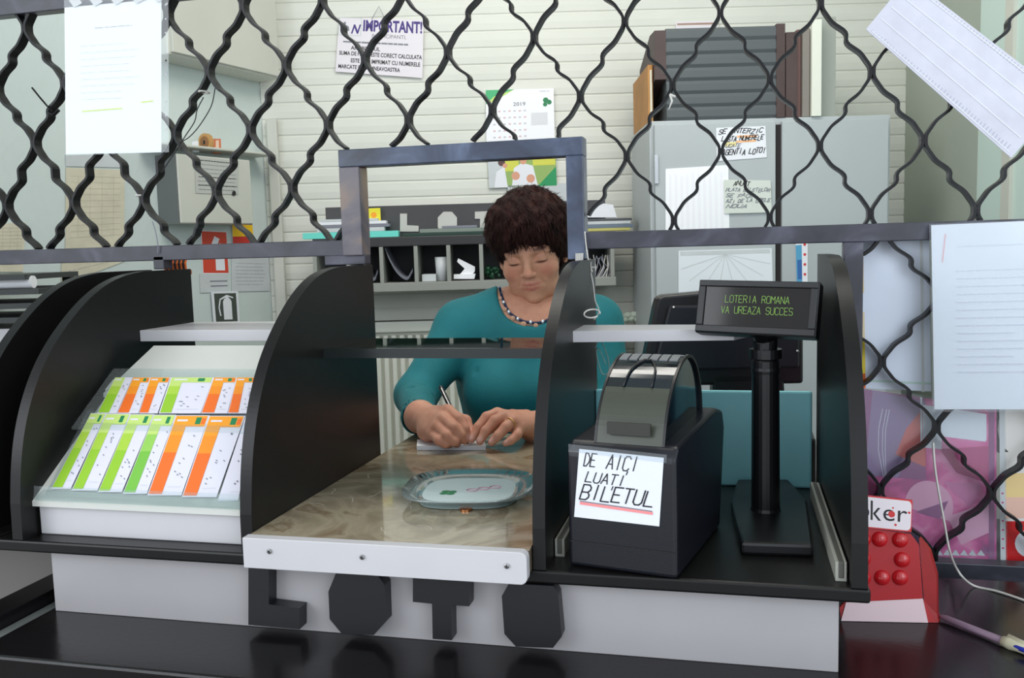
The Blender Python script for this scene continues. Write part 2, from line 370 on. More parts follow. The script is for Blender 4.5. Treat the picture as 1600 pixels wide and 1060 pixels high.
# shelves
zl = .0
b = M(); b.box((-.928, .277, 1.084), (-.602, .43, 1.102), WHITEL); b.build('shelf', t, bevel=.001, label='white shelf above the leaflet rack')
b = M(); P = [(-.212, .215), (.0, .235), (.03, .30), (-.212, .31)]
b.prism([(x, y, 1.088) for x, y in P], (0, 0, .015), WHITEL); b.build('shelf', t, label='white short shelf above the ticket printer')
GLS = mat('shelf_glass', (60, 84, 78), .03, trans=.0, spec=.9, coat=1.)
b = M(); b.box((-.586, .236, 1.066), (-.227, .412, 1.074), clear_mat('green_glass', (150, 180, 168), .16, .35, (50, 74, 66), rough=.03)); b.box((-.586, .228, 1.064), (-.227, .237, 1.078), mat('dark_glass_edge', (30, 36, 36), .2))
b.build('shelf', t, label='dark green glass shelf over the marble slab')
for (ya, yb, x, s_) in ((.05, .33, -.205, 1), (.02, .36, .113, -1)):
    b = M(); b.box((x-.006, ya, ZB1), (x+.006, yb, ZB1+.022), mat('rail_white', (170, 170, 160), .5)); b.box((x-.003, ya-.001, ZB1+.004), (x+.003, yb, ZB1+.0225), mat('rail_groove', (90, 90, 84), .6)); b.build('guide_rail', t, bevel=.001)
b = M(); b.box((-.212, .405, ZB1), (.113, .412, .993), TURQ); b.build('back_panel', t, bevel=.006, label='turquoise back panel behind the printer')
# neighbour booth on the left
t2 = thing('neighbouring_booth', 'second black booth at the left edge of the counter, only its curved end showing', 'booth')
divider(-1.022, -1.006, t2); b = M(); b.box((-1.5, 0, ZB0), (-.977, .45, ZB1), BLACK); b.build('base_board', t2, bevel=.003)
b = M(); b.box((-1.5, .12, ZB1), (-1.03, .14, ZB1+.2), mat('dark_red_card', (70, 10, 16), .5)); b.build('inner_panel', t2)
# slab
t = thing('marble_slab', 'brown marble-topped slab with white front edge in the middle bay', 'counter slab')
MARB = ramp_mat('brown_marble', [(.25, (118, 106, 86)), (.42, (150, 138, 116)), (.52, (168, 157, 134)), (.60, (134, 116, 92)), (.75, (190, 181, 162))], scale=7, rough=.10, distort=2.2, coat=.3)
b = M(); b.box((-.585, -.008, ZB1+.0005), (-.229, .62, ZS-.002), mat('slab_core', (90, 80, 66), .5)); b.box((-.585, -.008, ZS-.002), (-.229, .62, ZS), MARB)
vein = mat('pale_vein', (214, 206, 190), .2)
for k in range(16):
    x, y = rng.uniform(-.57, -.24), rng.uniform(.0, .35); a = rng.uniform(0, 3.1); pts = []
    for j in range(7): pts.append((x, y)); a += rng.uniform(-.5, .5); x += math.cos(a)*.005; y += math.sin(a)*.005
    for p, q in zip(pts[:-1], pts[1:]):
        if not (-.58 < q[0] < -.235): break
        d = np.array(q)-np.array(p); nn = np.array([-d[1], d[0]])/np.linalg.norm(d)*.0005
        b.add([(p[0]-nn[0], p[1]-nn[1], ZS+.0002), (q[0]-nn[0], q[1]-nn[1], ZS+.0002), (q[0]+nn[0], q[1]+nn[1], ZS+.0002), (p[0]+nn[0], p[1]+nn[1], ZS+.0002)], [(0, 1, 2, 3)], vein)
b.build('top', t)
b = M(); P = [(-.586, .836)]+[(-.229+.008*math.sin(a)-.008, .844-.008*math.cos(a)) for a in np.linspace(0, math.pi/2, 5)]+[(-.229+.008*math.cos(a)-.008, .866+.008*math.sin(a)) for a in np.linspace(0, math.pi/2, 5)]+[(-.586, .874)]
b.prism([(x, -.024, z) for x, z in P], (0, .015, 0), WHITEL); b.build('front_edge', t, label='white front edge strip with screws', bevel=.0008)
for px, py in ((421, 862), (566, 871), (792, 885)):
    p = PY(px, py, -.025); b = M(); b.lathe([(.0030, 0), (.0030, .0012), (.0020, .0018)], p, CHROME, 10, Matrix.Rotation(math.pi/2, 3, 'X')); b.tube([p+np.array([0, -.002, -.0014]), p+np.array([0, -.002, .0014])], .0007, INK, 5); b.build('screw', t)
# strip of white plastic cover plates are part of the booth: leaflet rack
t = thing('leaflet_rack', 'white and clear acrylic rack holding two tiers of green and orange leaflets', 'rack')
b = M(); b.box((-.925, .03, ZB1), (-.607, .20, ZB1+.040), WHITEL); b.build('base_box', t, bevel=.002)
RW = mat('rack_white', (214, 215, 208), .4, vary=.03)
b = M(); b.hexa([(-.930, .022, .893), (-.606, .022, .893), (-.606, .215, 1.030), (-.930, .215, 1.030)], [(-.930, .022, .886), (-.606, .022, .886), (-.606, .215, .90), (-.930, .215, .90)], RW); b.build('sloped_body', t)
b = M(); b.hexa([(-.916, .165, 1.018), (-.606, .165, 1.018), (-.606, .262, 1.079), (-.893, .262, 1.079)], [(-.916, .165, 1.012), (-.606, .165, 1.012), (-.606, .264, 1.07), (-.893, .264, 1.07)], RW)
b.hexa([(-.916, .17, 1.0235), (-.606, .17, 1.0235), (-.606, .19, 1.036), (-.916, .19, 1.036)], [(-.916, .17, 1.018), (-.606, .17, 1.018), (-.606, .19, 1.03), (-.916, .19, 1.03)], RW)
b.build('sloped_back', t)
n1 = np.cross([1, 0, 0], [0, .087, .093]); pl1 = np.array([0, .034, .9048]); n2 = np.cross([1, 0, 0], [0, .085, .062]); pl2 = np.array([0, .10, .9826])
b = M(); b.hexa([(-.915, .030, .8985), (-.607, .030, .8985), (-.607, .128, 1.000), (-.915, .128, 1.000)], [(-.915, .032, .8965), (-.607, .032, .8965), (-.607, .130, .998), (-.915, .130, .998)], CLEAR)
b.hexa([(-.922, .018, .898), (-.607, .018, .898), (-.607, .021, .915), (-.922, .021, .915)], [(-.922, .022, .895), (-.607, .022, .895), (-.607, .026, .913), (-.922, .026, .913)], CLEAR)
b.hexa([(-.922, .018, .899), (-.607, .018, .899), (-.607, .038, .905), (-.922, .038, .905)], [(-.922, .018, .896), (-.607, .018, .896), (-.607, .038, .901), (-.922, .038, .901)], CLEAR)
b.build('lower_tray', t, label='clear acrylic lower tray')
b = M(); b.hexa([(-.922, .10, .979), (-.607, .10, .979), (-.607, .20, 1.051), (-.922, .20, 1.051)], [(-.922, .101, .976), (-.607, .101, .976), (-.607, .201, 1.048), (-.922, .201, 1.048)], CLEAR); b.build('upper_tray', t, label='clear acrylic upper tray')
def leaflet(tl, tr, bl, br, yt, yb, n_, pl, kind, label, stripe=.42, grp='leaflets in the rack', head=True):
    c = [hit(tl, yt, n_, pl), hit(tr, yt, n_, pl), hit(br, yb, n_, pl), hit(bl, yb, n_, pl)]
    s = Sheet(c, PRINTW, .0008)
    A, Bm = {'g': (GREENL, GREENM), 'o': (ORANGE, ORANGED), 'w': (PRINTW, PRINTW), 'd': (GREENL, MATS.get('x') or mat('mid_green_print', (120, 190, 70), .5))}[kind]
    if kind != 'w':
        s.rect(.03, .01, stripe, .40, A); 
        mid = mat(kind+'_mid', {'g': (172, 210, 70), 'o': (243, 146, 36), 'd': (150, 205, 90)}[kind], .5)
        s.rect(.03, .26, stripe, .62, mid); s.rect(.03, .48, stripe, .985, Bm)
        if head: s.rect(.03, .01, .97, .15, A); s.rect(.66, .03, .82, .12, GREEND)
        if kind == 'o' and head: s.rect(.84, .04, .95, .12, ORANGED)
        s.line([(.12, .07), (.40, .07)], .003, PRINTW)
    for k in range(9):
        v = rng.uniform(.2, .85); u = rng.uniform(stripe+.08, .88); s.line([(u, v), (u+.05, v+.012)], .0012, GREYINK); 
    s.line([(stripe+.1, .9), (.9, .9)], .0008, FAINT)
    return tag(s.build('leaflet'), label, 'leaflet', grp)
bot = [(80, 110), (112, 152), (153, 190), (192, 229), (230, 283), (284, 338)]; top = [(142, 166), (166, 204), (204, 241), (241, 275), (275, 327), (327, 383)]
lb = ['dark green leaflet, leftmost in the lower tier of the rack', 'lime leaflet second from left in the lower tier of the rack', 'green leaflet third from left in the lower tier of the rack',
      'mid green leaflet fourth from left, next to the orange ones, lower tier', 'narrower orange leaflet in the middle of the lower tier', 'wide orange leaflet at the right of the lower tier']
for k in range(6):
    kd = 'gggdoo'[k]; leaflet(*top[k], *bot[k], 646+k*.8, 764+k*2.6, n1, pl1, kd, lb[k], stripe=[.55, .42, .48, .5, .42, .42][k])
leaflet(384, 396, 340, 372, 650, 783, n1, pl1-np.array([0, 0, .001]), 'w', 'plain white leaflet at the right end of the lower tier')
# upper tier
bot = [(152, 182), (183, 216), (217, 246), (248, 313), (314, 355), (356, 392)]; top = [(180, 207), (208, 235), (235, 266), (267, 334), (334, 370), (370, 400)]
lb = ['pale green leaflet, leftmost in the upper tier', 'orange leaflet second from left in the upper tier', 'orange leaflet third from left in the upper tier', 'wide white and pale green leaflet in the middle of the upper tier',
      'orange leaflet fifth from left in the upper tier', 'orange leaflet at the right end of the upper tier against the divider']
for k in range(6):
    leaflet(*top[k], *bot[k], 590, 646, n2, pl2, 'googoo'[k], lb[k], stripe=[.6, .55, .5, .3, .5, .45][k], head=(k in (1, 2, 3, 4, 5)))
# tray with coins on slab
t = thing('coin_tray', 'clear square coin tray with white printed base on the marble slab', 'tray')
cT = [PZ(630, 772, ZS+.004), PZ(715, 737, ZS+.012), PZ(832, 740, ZS+.012), PZ(800, 800, ZS+.004)]
ctr = (PZ(690, 737, ZS)+PZ(750, 798, ZS))/2
cx0, cy0 = PZ(734, 776, ZS)[:2]
def rsq(cx, cy, r, z, n=48, p=3.2, rot=.15):
    out = []
    for k in range(n):
        a = 2*math.pi*k/n; c_, s_ = math.cos(a), math.sin(a); q = r/((abs(c_)**p+abs(s_)**p)**(1/p))
        x, y = q*c_, q*s_*.98; out.append((cx+x*math.cos(rot)-y*math.sin(rot), cy+x*math.sin(rot)+y*math.cos(rot), z))
    return out
def loft(rings, mt, b):
    n_ = len(rings[0]); vs = [p for r_ in rings for p in r_]
    b.add(vs, [(i*n_+k, i*n_+(k+1) % n_, (i+1)*n_+(k+1) % n_, (i+1)*n_+k) for i in range(len(rings)-1) for k in range(n_)], mt)
TR_ = .090
b = M(); loft([rsq(cx0, cy0, TR_*.74, ZS+.001), rsq(cx0, cy0, TR_*.76, ZS+.008), rsq(cx0, cy0, TR_, ZS+.015), rsq(cx0, cy0, TR_, ZS+.018), rsq(cx0, cy0, TR_*.74, ZS+.011), rsq(cx0, cy0, TR_*.70, ZS+.0095)], clear_mat('tray_plastic', (225, 235, 235), .10, .30, (190, 200, 200), rough=.04), b)
b.build('rim', t, smooth=True, label='clear plastic rim')
b = M(); r0 = rsq(cx0, cy0, TR_*.75, ZS+.0098); b.add(r0, [tuple(range(len(r0)))], mat('tray_card', (214, 232, 232), .35)); n_ = len(r0)
b.add([(p[0], p[1], ZS+.0012) for p in r0], [tuple(range(len(r0)))], MATS['tray_card'])
for k in range(4):
    a = math.pi/4+k*math.pi/2; b.sphere((cx0-.025+.007*math.cos(a), cy0-.02+.007*math.sin(a), ZS+.0101), (.006, .006, .0004), GREEND, 10, 4)
for k in range(3):
    b.tube([(cx0+.005+k*.014+.008*math.cos(q), cy0-.004+k*.010+.0065*math.sin(q), ZS+.0103) for q in np.linspace(0, 6.0, 16)], .0006, mat('faded_pink', (196, 140, 160), .6), 4)
b.build('printed_base', t, label='white base with green clover and pink rings')
# coins in front of tray edge
b = M(); b.lathe([(.0085, 0), (.0085, .0018)], (*PZ(728, 797, ZS+.0005)[:2], ZS+.0004), mat('copper_coin', (200, 130, 80), .3, 1.), 20); tag(b.build('coin'), 'small copper coin lying at the front rim of the tray', 'coin')
# papers on slab before the hands
s = Sheet([PZ(652, 687, ZS+.008), PZ(757, 690, ZS+.008), PZ(759, 697, ZS+.008), PZ(651, 697, ZS+.008)], WHITEP, .0075); s.words(.55, .3, .98, 3, .25, .0006, GREYINK)
tag(s.build('ticket_booklet'), 'thin white ticket booklet under the writing hand', 'booklet')

# ------------------------------------------------------------------ ticket printer
t = thing('ticket_printer', 'black ticket printer with a smoky domed cover and handwritten note', 'printer')
p0 = PZ(890, 885, ZB1); ang = math.radians(-12)
wdt = .130
TP = Matrix.Translation((p0[0]-.001, max(p0[1], .012), ZB1+.0008)) @ Matrix.Rotation(ang*-1*-1, 4, 'Z')
HB = .148
b = M(TP)
out = [(0, 0), (0, HB-.012), (.012, HB), (.195, HB+.012), (.228, HB+.004), (.238, HB-.02), (.21, 0)]
b.prism([(0, y, z) for y, z in out], (wdt, 0, 0), PLASTICN); b.build('body', t, bevel=.005, seg=3)
b = M(TP); b.box((wdt*.02, -.0012, .03), (wdt*.98, 0, .031), INK); b.build('seam', t)
dome = [(.012, 0), (.020, .024), (.036, .048), (.058, .067), (.084, .080), (.110, .085), (.134, .081), (.154, .069), (.170, .050), (.180, .026), (.183, .0)]
dx0, dx1 = .030, .114
def dz(y): return HB+(y/.155)*.010-.002
def strip(i0, i1, x0, x1, mt, off=0., th=.0016):
    b = M(TP); pts = dome[i0:i1+1]; vs = []
    for y, z in pts:
        c = np.array([.105-y, .0-z]); c = c/np.linalg.norm(c)
        for o_ in (off, off-th): vs += [(x0, y-c[0]*o_, dz(y)+z-c[1]*o_), (x1, y-c[0]*o_, dz(y)+z-c[1]*o_)]
    k = len(pts); fs = []
    for i in range(k-1):
        a = i*4; d = a+4; fs += [(a, a+1, d+1, d), (a+2, d+2, d+3, a+3), (a, d, d+2, a+2), (a+1, a+3, d+3, d+1)]
    fs += [(0, 2, 3, 1), ((k-1)*4, (k-1)*4+1, (k-1)*4+3, (k-1)*4+2)]
    b.add(vs, fs, mt); return b
# resample the dome for smoothness
dd = np.array(dome); tt = np.linspace(0, 1, len(dd)); T2 = np.linspace(0, 1, 41)
def cr(a):
    from numpy import interp
    s_ = np.interp(T2, tt, a)
    for _ in range(3): s_[1:-1] = (s_[:-2]+2*s_[1:-1]+s_[2:])/4
    return s_
dome = list(zip(cr(dd[:, 0]), cr(dd[:, 1])))
strip(0, 10, dx0+.002, dx1-.002, mat('olive_grey_plastic', (64, 68, 58), .34), .0005).build('front_flap', t, label='olive grey front flap', smooth=False)
strip(10, 40, dx0+.002, dx1-.002, SMOKE, 0).build('cover', t, label='smoky transparent cover')
for x in (dx0, dx1-.003): strip(0, 40, x, x+.003, PLASTICB, .001, .004).build('cover_rim', t)
b = M(TP); b.box((dx0+.017, .0088, HB+.010), (dx1-.016, .013, HB+.024), mat('slot_dark', (52, 52, 48), .4)); b.build('slot', t, label='dark paper exit slot')
for x in (dx0+.0025, dx1-.0055):
    b = M(TP); P = [(y+(.105-y)*.03, dz(y)+z*.97) for y, z in dome]; b.prism([(x, y, z) for y, z in P], (.002, 0, 0), SMOKE); b.build('cover_side', t, label='smoky transparent side of the cover')
for k in range(6):
    x = dx0+.005+k*.0125; strip(17, 20, x, x+.010, mat('rib_grey', (120, 122, 124), .4), .0015, .003).build('rib', t)
b = M(TP); b.lathe([(.008, 0), (.008, -.002), (.030, -.002), (.034, .0), (.034, .060), (.030, .062), (.008, .062), (.008, .06)], (dx0+.012, .108, HB+.040), mat('paper_roll', (222, 228, 230), .7), 32, Matrix.Rotation(math.pi/2, 3, 'Y')); b.build('paper_roll', t, smooth=False, label='white paper roll inside the cover')
b = M(TP)   # moulded oval seen through the cover
P = [(dx0+.042+.014*math.cos(a), .034+.008*(1-math.sin(a))*0+.0, 0) for a in np.linspace(0, 6.28, 5)]
pts = []
for a in np.linspace(0, math.pi, 13):
    j = int(round(10+8*math.sin(a)*.9)); y, z = dome[j]; pts.append((dx0+.042-.017*math.cos(a), y-.0018, dz(y)+z+.0012))
b.tube(pts, .0013, PLASTICB, 6); b.build('moulded_arch', t, smooth=True)
# note taped on the front
TPn = np.array(TP)
def tp(x, y, z): q = TP @ Vector((x, y, z)); return np.array(q)
pn = np.array(tp(0, -.0015, 0)); nn = np.array((TP.to_3x3() @ Vector((0, -1, 0))))
s = Sheet([hit(x, y, nn, pn) for x, y in ((905, 702), (1037, 716), (1030, 823), (897, 808))], WHITEP, .0008)
s.hand('DE', .07, .05, .22, .24, .0013, INK, .05, .25); s.hand('AICI', .34, .03, .72, .24, .0013, INK, .04, .35); s.line([(.60, .25), (.585, .30)], .0012, INK)
s.hand('LUATI', .10, .31, .58, .46, .0013, INK, .05, .35); s.line([(.44, .49), (.425, .545)], .0012, INK)
s.hand('BILETUL', .05, .50, .93, .72, .0016, INK, .03, .35)
s.line([(.06, .755), (.91, .79)], .0012, GREYINK); s.line([(.07, .785), (.91, .82)], .0032, PINKHI)
tag(s.build('handwritten_note'), 'white handwritten note with pink underline on the printer front', 'note')
s = Sheet([hit(x, y, nn, pn+nn*.001) for x, y in ((888, 694), (1042, 711), (1041, 724), (888, 706))], SLEEVE, .0004); tag(s.build('tape_strip'), 'clear tape strip along the top of the printer note', 'tape')

# ------------------------------------------------------------------ pole display
t = thing('pole_display', 'black customer display on a pole showing two green text lines', 'display')
pb = PZ(1196, 815, ZB1); px_, py_ = pb[0], pb[1]
b = M(); 
b.prism([PZ(x, y, ZB1) for x, y in ((1158, 868), (1272, 872), (1262, 800), (1232, 765), (1152, 765), (1142, 800))], (0, 0, .016), PLASTICB); b.build('base', t, bevel=.004)
zt = 1.085
b = M(); b.lathe([(.020, 0), (.0185, .004), (.0175, .20), (.0150, .205), (.0150, zt-ZB1-.016)], (px_, py_, ZB1+.016), PLASTICB, 24); b.build('pole', t, smooth=False)
b = M(); b.lathe([(.0182, 0), (.0188, .004), (.0182, .008)], (px_, py_, ZB1+.10*2), PLASTICB, 24); b.lathe([(.021, 0), (.021, .012)], (px_, py_, zt-.02), PLASTICB, 24); b.build('collar', t)
ctr = D(1181, 481, (PZ(1196, 815, ZB1)-np.array([0, -1, 0]))@FW-.035)
RD = Matrix.Rotation(math.radians(-15), 4, 'Z') @ Matrix.Rotation(math.radians(-15), 4, 'X') @ Matrix.Rotation(math.radians(1.5), 4, 'Y')
TD = Matrix.Translation(ctr) @ RD
hw, hh = .0760, .0350
b = M(TD); b.prism([(-hw, 0, -hh), (hw, 0, -hh), (hw, 0, hh), (-hw, 0, hh)], (0, .024, 0), PLASTICB)
b.hexa([(-hw, .024, hh), (hw, .024, hh), (hw-.008, .05, hh-.012), (-hw+.008, .05, hh-.012)], [(-hw, .024, -hh), (hw, .024, -hh), (hw-.008, .05, -hh+.006), (-hw+.008, .05, -hh+.006)], PLASTICB)
b.build('housing', t, bevel=.0015)
b = M(TD)
for a_, c_ in (((-hw+.001, -.004, hh-.009), (hw-.001, 0, hh-.001)), ((-hw+.001, -.004, -hh+.001), (hw-.001, 0, -hh+.010)), ((-hw+.001, -.004, -hh+.010), (-hw+.010, 0, hh-.009)), ((hw-.010, -.004, -hh+.010), (hw-.001, 0, hh-.009))): b.box(a_, c_, PLASTICB)
b.build('bezel', t, bevel=.001)
b = M(TD); b.box((-hw+.010, -.0008, -hh+.010), (hw-.010, .001, hh-.009), SCREEN); scr_ = b.build('screen', t, label='dark glossy screen')
c4 = [np.array(TD @ Vector(p)) for p in ((-hw+.010, -.0010, hh-.009), (hw-.010, -.0010, hh-.009), (hw-.010, -.0010, -hh+.010), (-hw+.010, -.0010, -hh+.010))]
s = Sheet(c4, SCREEN, .0003); s.hand('LOTERIA ROMANA', .20, .22, .82, .40, .0004, GREENLED, 0, .0); s.hand('VA UREAZA SUCCES', .17, .50, .86, .68, .0004, GREENLED, 0, 0)
s.build('display_text', scr_, label='two lines of green lettering')
b = M(); q = np.array(TD @ Vector((.0, .03, -.02))); b.tube([(px_, py_, zt-.012), (px_, py_, zt+.008), tuple(q)], [.015, .016, .014], PLASTICB, 12); b.build('neck', t)

# dark clerk terminal behind
t = thing('clerk_terminal', 'black terminal screen seen from behind, past the ticket printer', 'terminal')
dT = 1.62
pts = [(1037, 462), (1110, 455), (1240, 455), (1256, 470), (1256, 600), (1040, 604), (1000, 598), (1024, 480), (1028, 466)]
b = M(); b.prism([D(x, y, dT) for x, y in pts], tuple(FW*.045), PLASTICB); b.build('housing', t, bevel=.006, seg=3)
b = M(); b.prism([D(x, y, dT-.012) for x, y in ((1046, 500-22), (1250, 476), (1250, 575), (1020, 580))], tuple(FW*.012), mat('dark_back_plate', (20, 22, 32), .4)); b.build('back_plate', t, bevel=.004)
b = M(); b.prism([D(x, y, dT) for x, y in ((1115, 585), (1225, 585), (1232, 700), (1110, 700))], tuple(FW*.03), PLASTICB); b.build('stand', t, bevel=.004)
for px, py in ((1053, 481), (1037, 562), (1246, 549)): b = M(); b.sphere(D(px, py, dT-.0125), .003, CHROME, 8, 6); b.build('screw', t)
b = M(); z_ = .80; b.box((-.20, .50, ZS-.13), (.42, 1.0, ZS-.09), mat('desk_grey', (110, 112, 112), .5)); b.box((-.2, .52, 0), (-.17, .98, ZS-.13), MATS['desk_grey']); b.box((.39, .52, 0), (.42, .98, ZS-.13), MATS['desk_grey'])
tag(b.build('clerk_desk', bevel=.002), 'grey clerk desk behind the booth carrying the terminal', 'desk')
b = M(); b.box((-.02, .66, ZS-.09), (.14, .76, D(1115, 700, dT)[2]+.02), PLASTICB); b.build('foot', t, bevel=.004)

# ------------------------------------------------------------------ the security grille
G = .416; GY0, GY1 = G-.013, G+.013
t = thing('security_grille', 'black wavy-bar steel security grille with a small serving opening', 'grille')
def bar(x0, z0, x1, z1, mt=IRONB, name='frame_bar', y0=GY0, y1=GY1, lab=None):
    b = M(); b.box((x0, y0, z0), (x1, y1, z1), mt); return b.build(name, t, bevel=.0015, label=lab)
bar(-1.75, 1.212, -.623, 1.238); bar(-.222, 1.212, .75, 1.238); bar(-1.75, 1.65, .75, 1.682)
bar(.155, .745, .182, 1.212); bar(.182, .70, .75, .742)
def clipb(x0, z0, x1, z1, mt, lab=None): bar(x0, z0, x1, z1, mt, 'opening_frame_bar', G-.022, G+.014, lab)
clipb(-.623, 1.355, -.222, 1.383, FRAMESKY); clipb(-.623, 1.212, -.588, 1.355, WORN, 'worn left post of the opening'); clipb(-.249, 1.197, -.222, 1.355, FRAMESKY)
bar(-.66, 1.197, -.588, 1.213, name='bracket', lab='steel bracket joining frame and booth'); bar(-.983, 1.197, -.962, 1.22, name='bracket')
def Zr(r, X): return 1.526+.100*r+.026*min(1, max(0, (X+.45)/.3))-(.008 if (X < -.9 and r < -1.5) else 0)
def Xn(n_): return -.717+(.0710*n_ if n_ < 0 else .0699*n_)
def wav(tq):
    c = [(1, .3), (2, .6), (3, -.35), (4, .45)]
    return tq-sum(a*math.sin(2*math.pi*k*tq)/(2*math.pi*k) for k, a in c)
def in_upper(X, Z): return 1.236 < Z < 1.652 and not (-.625 < X < -.220 and Z < 1.384)
def in_lower(X, Z): return .180 < X and .742 < Z < 1.214
def strips(Xf, Zf, ms, rs, ok):
    th = .0021; dep = .0095; S = 28
    for m_ in ms:
        for parity in (0,):
            pts = []
            for r_ in range(rs[1], rs[0], -1):
                a0 = m_ if (m_+r_) % 2 == 0 else m_+1; a1 = m_ if (m_+r_-1) % 2 == 0 else m_+1
                for k in range(S):
                    q = k/S; nn_ = a0+(a1-a0)*wav(q); rr = r_-q
                    side = .0022 if a0 == m_ and True else -.0022; side2 = .0022 if a1 == m_ else -.0022
                    X = Xf(nn_)+side*(1-q)+side2*q; pts.append((X, Zf(rr, X)))
            run = []
            runs = []
            for p in pts:
                if ok(*p): run.append(p)
                else:
                    if len(run) > 4: runs.append(run)
                    run = []
            if len(run) > 4: runs.append(run)
            for run in runs:
                P = np.array(run); Tn = np.gradient(P, axis=0); Tn /= np.linalg.norm(Tn, axis=1)[:, None]; N = np.stack([-Tn[:, 1], Tn[:, 0]], 1)*th
                vs = []
                for p, n_ in zip(P, N):
                    for sg, yy in ((1, -dep), (1, dep), (-1, dep), (-1, -dep)): vs.append((p[0]+sg*n_[0], G+yy, p[1]+sg*n_[1]))
                fs = [(0, 1, 2, 3)]
                for i in range(len(P)-1):
                    for k in range(4): fs.append((i*4+k, i*4+(k+1) % 4, i*4+4+(k+1) % 4, i*4+4+k))
                e = (len(P)-1)*4; fs.append((e+3, e+2, e+1, e))
                M().add(vs, fs, IRON).build('wavy_bar', t)
strips(Xn, Zr, range(-13, 18), (-4, 2), in_upper)
strips(lambda n_: .286+.0752*n_, lambda r_, X: .941+.0955*r_, range(-3, 5), (-4, 4), in_lower)
# loose ends and ties on the grille
b = M(); b.tube([PY(x, y, G-.012) for x, y in ((50, 137), (62, 152), (74, 166), (82, 174))], .0016, IRON, 6); b.tube([PY(x, y, G-.012) for x, y in ((78, 168), (76, 176), (84, 180), (92, 172))], .003, IRON, 6); b.build('loose_wire', t)
def cord(name, pts, r, mt, label, cat='cord', depth=None, grp=None):
    P = [Vector([float(c) for c in p]) for p in pts]; out = []
    for i in range(len(P)-1):
        p0 = P[max(i-1, 0)]; p1 = P[i]; p2 = P[i+1]; p3 = P[min(i+2, len(P)-1)]
        for k in range(6):
            q = k/6; out.append(.5*((2*p1)+(-p0+p2)*q+(2*p0-5*p1+4*p2-p3)*q*q+(-p0+3*p1-3*p2+p3)*q**3))
    out.append(P[-1]); b = M(); b.tube(out, r, mt, 6); return tag(b.build(name, smooth=True), label, cat, grp)
cord('thin_cable', [PY(x, y, G-.015) for x, y in ((318, 152), (308, 172), (304, 190), (290, 212), (272, 240), (252, 270))], .0009, INK, 'thin black cable hanging from the grille beside the clipped sheet', 'cable')
cord('thin_cable', [PY(x, y, G-.017) for x, y in ((336, 138), (330, 166), (312, 196), (296, 214), (281, 223))], .0009, INK, 'thin black cable bending left from a grille bar near the enamel box', 'cable')
cord('thin_cable', [PY(x, y, G-.017) for x, y in ((238, 346), (243, 362), (247, 385), (246, 396))], .0009, GREYINK, 'thin grey cable end above the bracket of the left divider', 'cable')
b = M()
for px, py in ((319, 144), (221, 306)): 
    c = PY(px, py, G); b.tube([c+np.array([.007*math.cos(a), .013*math.sin(a), .0]) for a in np.linspace(0, 6.28, 14)], .0014, STRING, 5)
b.build('cable_tie', t)
c = PY(1047, 148, G-.012); b = M(); b.tube([c, c+np.array([.003, -.003, -.01]), c+np.array([-.002, -.004, -.022])], [.002, .0018, .0006], STRING, 5); b.tube([c, c+np.array([.008, -.004, -.004])], [.0022, .0016], STRING, 5); tag(b.build('string_knot'), 'short white string knot tied to the grille before the grey box', 'string')

# papers in front of the grille
YF = G-.024
t = thing('clipped_sheet', 'bright white sheet in a clear punched sleeve hanging on the upper left grille', 'paper')
s = Sheet([PY(x, y, YF) for x, y in ((101, 12), (252, -2), (252, 238), (103, 241))], BRIGHTP, .0008); 
s.words(.3, .155, .72, 1, .1, .0009, GREYINK); s.words(.16, .27, .8, 9, .045, .0005, MATS.get('soft_ink') or mat('soft_ink', (176, 178, 190), .8), .7)
s.line([(.18, .71), (.6, .70)], .0022, mat('yellow_marker', (222, 236, 90), .8)); s.line([(.80, .665), (.92, .66)], .0022, MATS['yellow_marker'])
s.build('sheet', t)
s = Sheet([PY(x, y, YF-.002) for x, y in ((100, -6), (263, -16), (264, 238), (103, 243))], SLEEVE, .0005)
for k in range(11): s.disc(.975, .09+k*.085, .0016, INK if k == 4 else FAINT)
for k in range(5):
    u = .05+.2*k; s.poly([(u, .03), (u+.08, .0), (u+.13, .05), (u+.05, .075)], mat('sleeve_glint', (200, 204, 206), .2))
s.build('sleeve', t, label='clear plastic sleeve with punched edge')
s = Sheet([PY(x, y, YF-.004) for x, y in ((1353, 46), (1420, -35), (1660, 150), (1580, 247))], mat('newsprint', (214, 214, 226), .8, vary=.06, vscale=30), .0015, curl=.004)
for k in range(46):
    v = .03+k*.0205; a_ = rng.uniform(0, .1)
    s.line([(.03+.9*a_*.3, v), (.97, v)], .0010, mat('news_ink', (180, 180, 198), .8))
for k in range(5): s.line([(.04+k*.225, .03), (.04+k*.225, .97)], .0012, WHITEP)
tag(s.build('newspaper_sheet'), 'large tilted printed sheet of tiny text at the top right corner', 'paper')
t = thing('sleeved_notice', 'white sleeved notice hanging on the grille at the right edge', 'paper')
s = Sheet([PY(x, y, YF-.002) for x, y in ((1455, 352), (1640, 344), (1640, 640), (1460, 640))], WHITEP, .0008); s.words(.22, .12, .9, 1, .05, .0012, mat('ghost_ink', (222, 222, 232), .8))
s.words(.20, .25, .95, 14, .042, .0014, MATS['ghost_ink'], .6, (.02, .06)); s.line([(.12, .05), (.09, .2)], .0008, PINKHI); s.build('sheet', t)
s = Sheet([PY(x, y, YF-.005) for x, y in ((1452, 350), (1642, 343), (1642, 644), (1457, 644))], SLEEVE, .0004); s.build('sleeve', t, label='clear plastic sleeve')

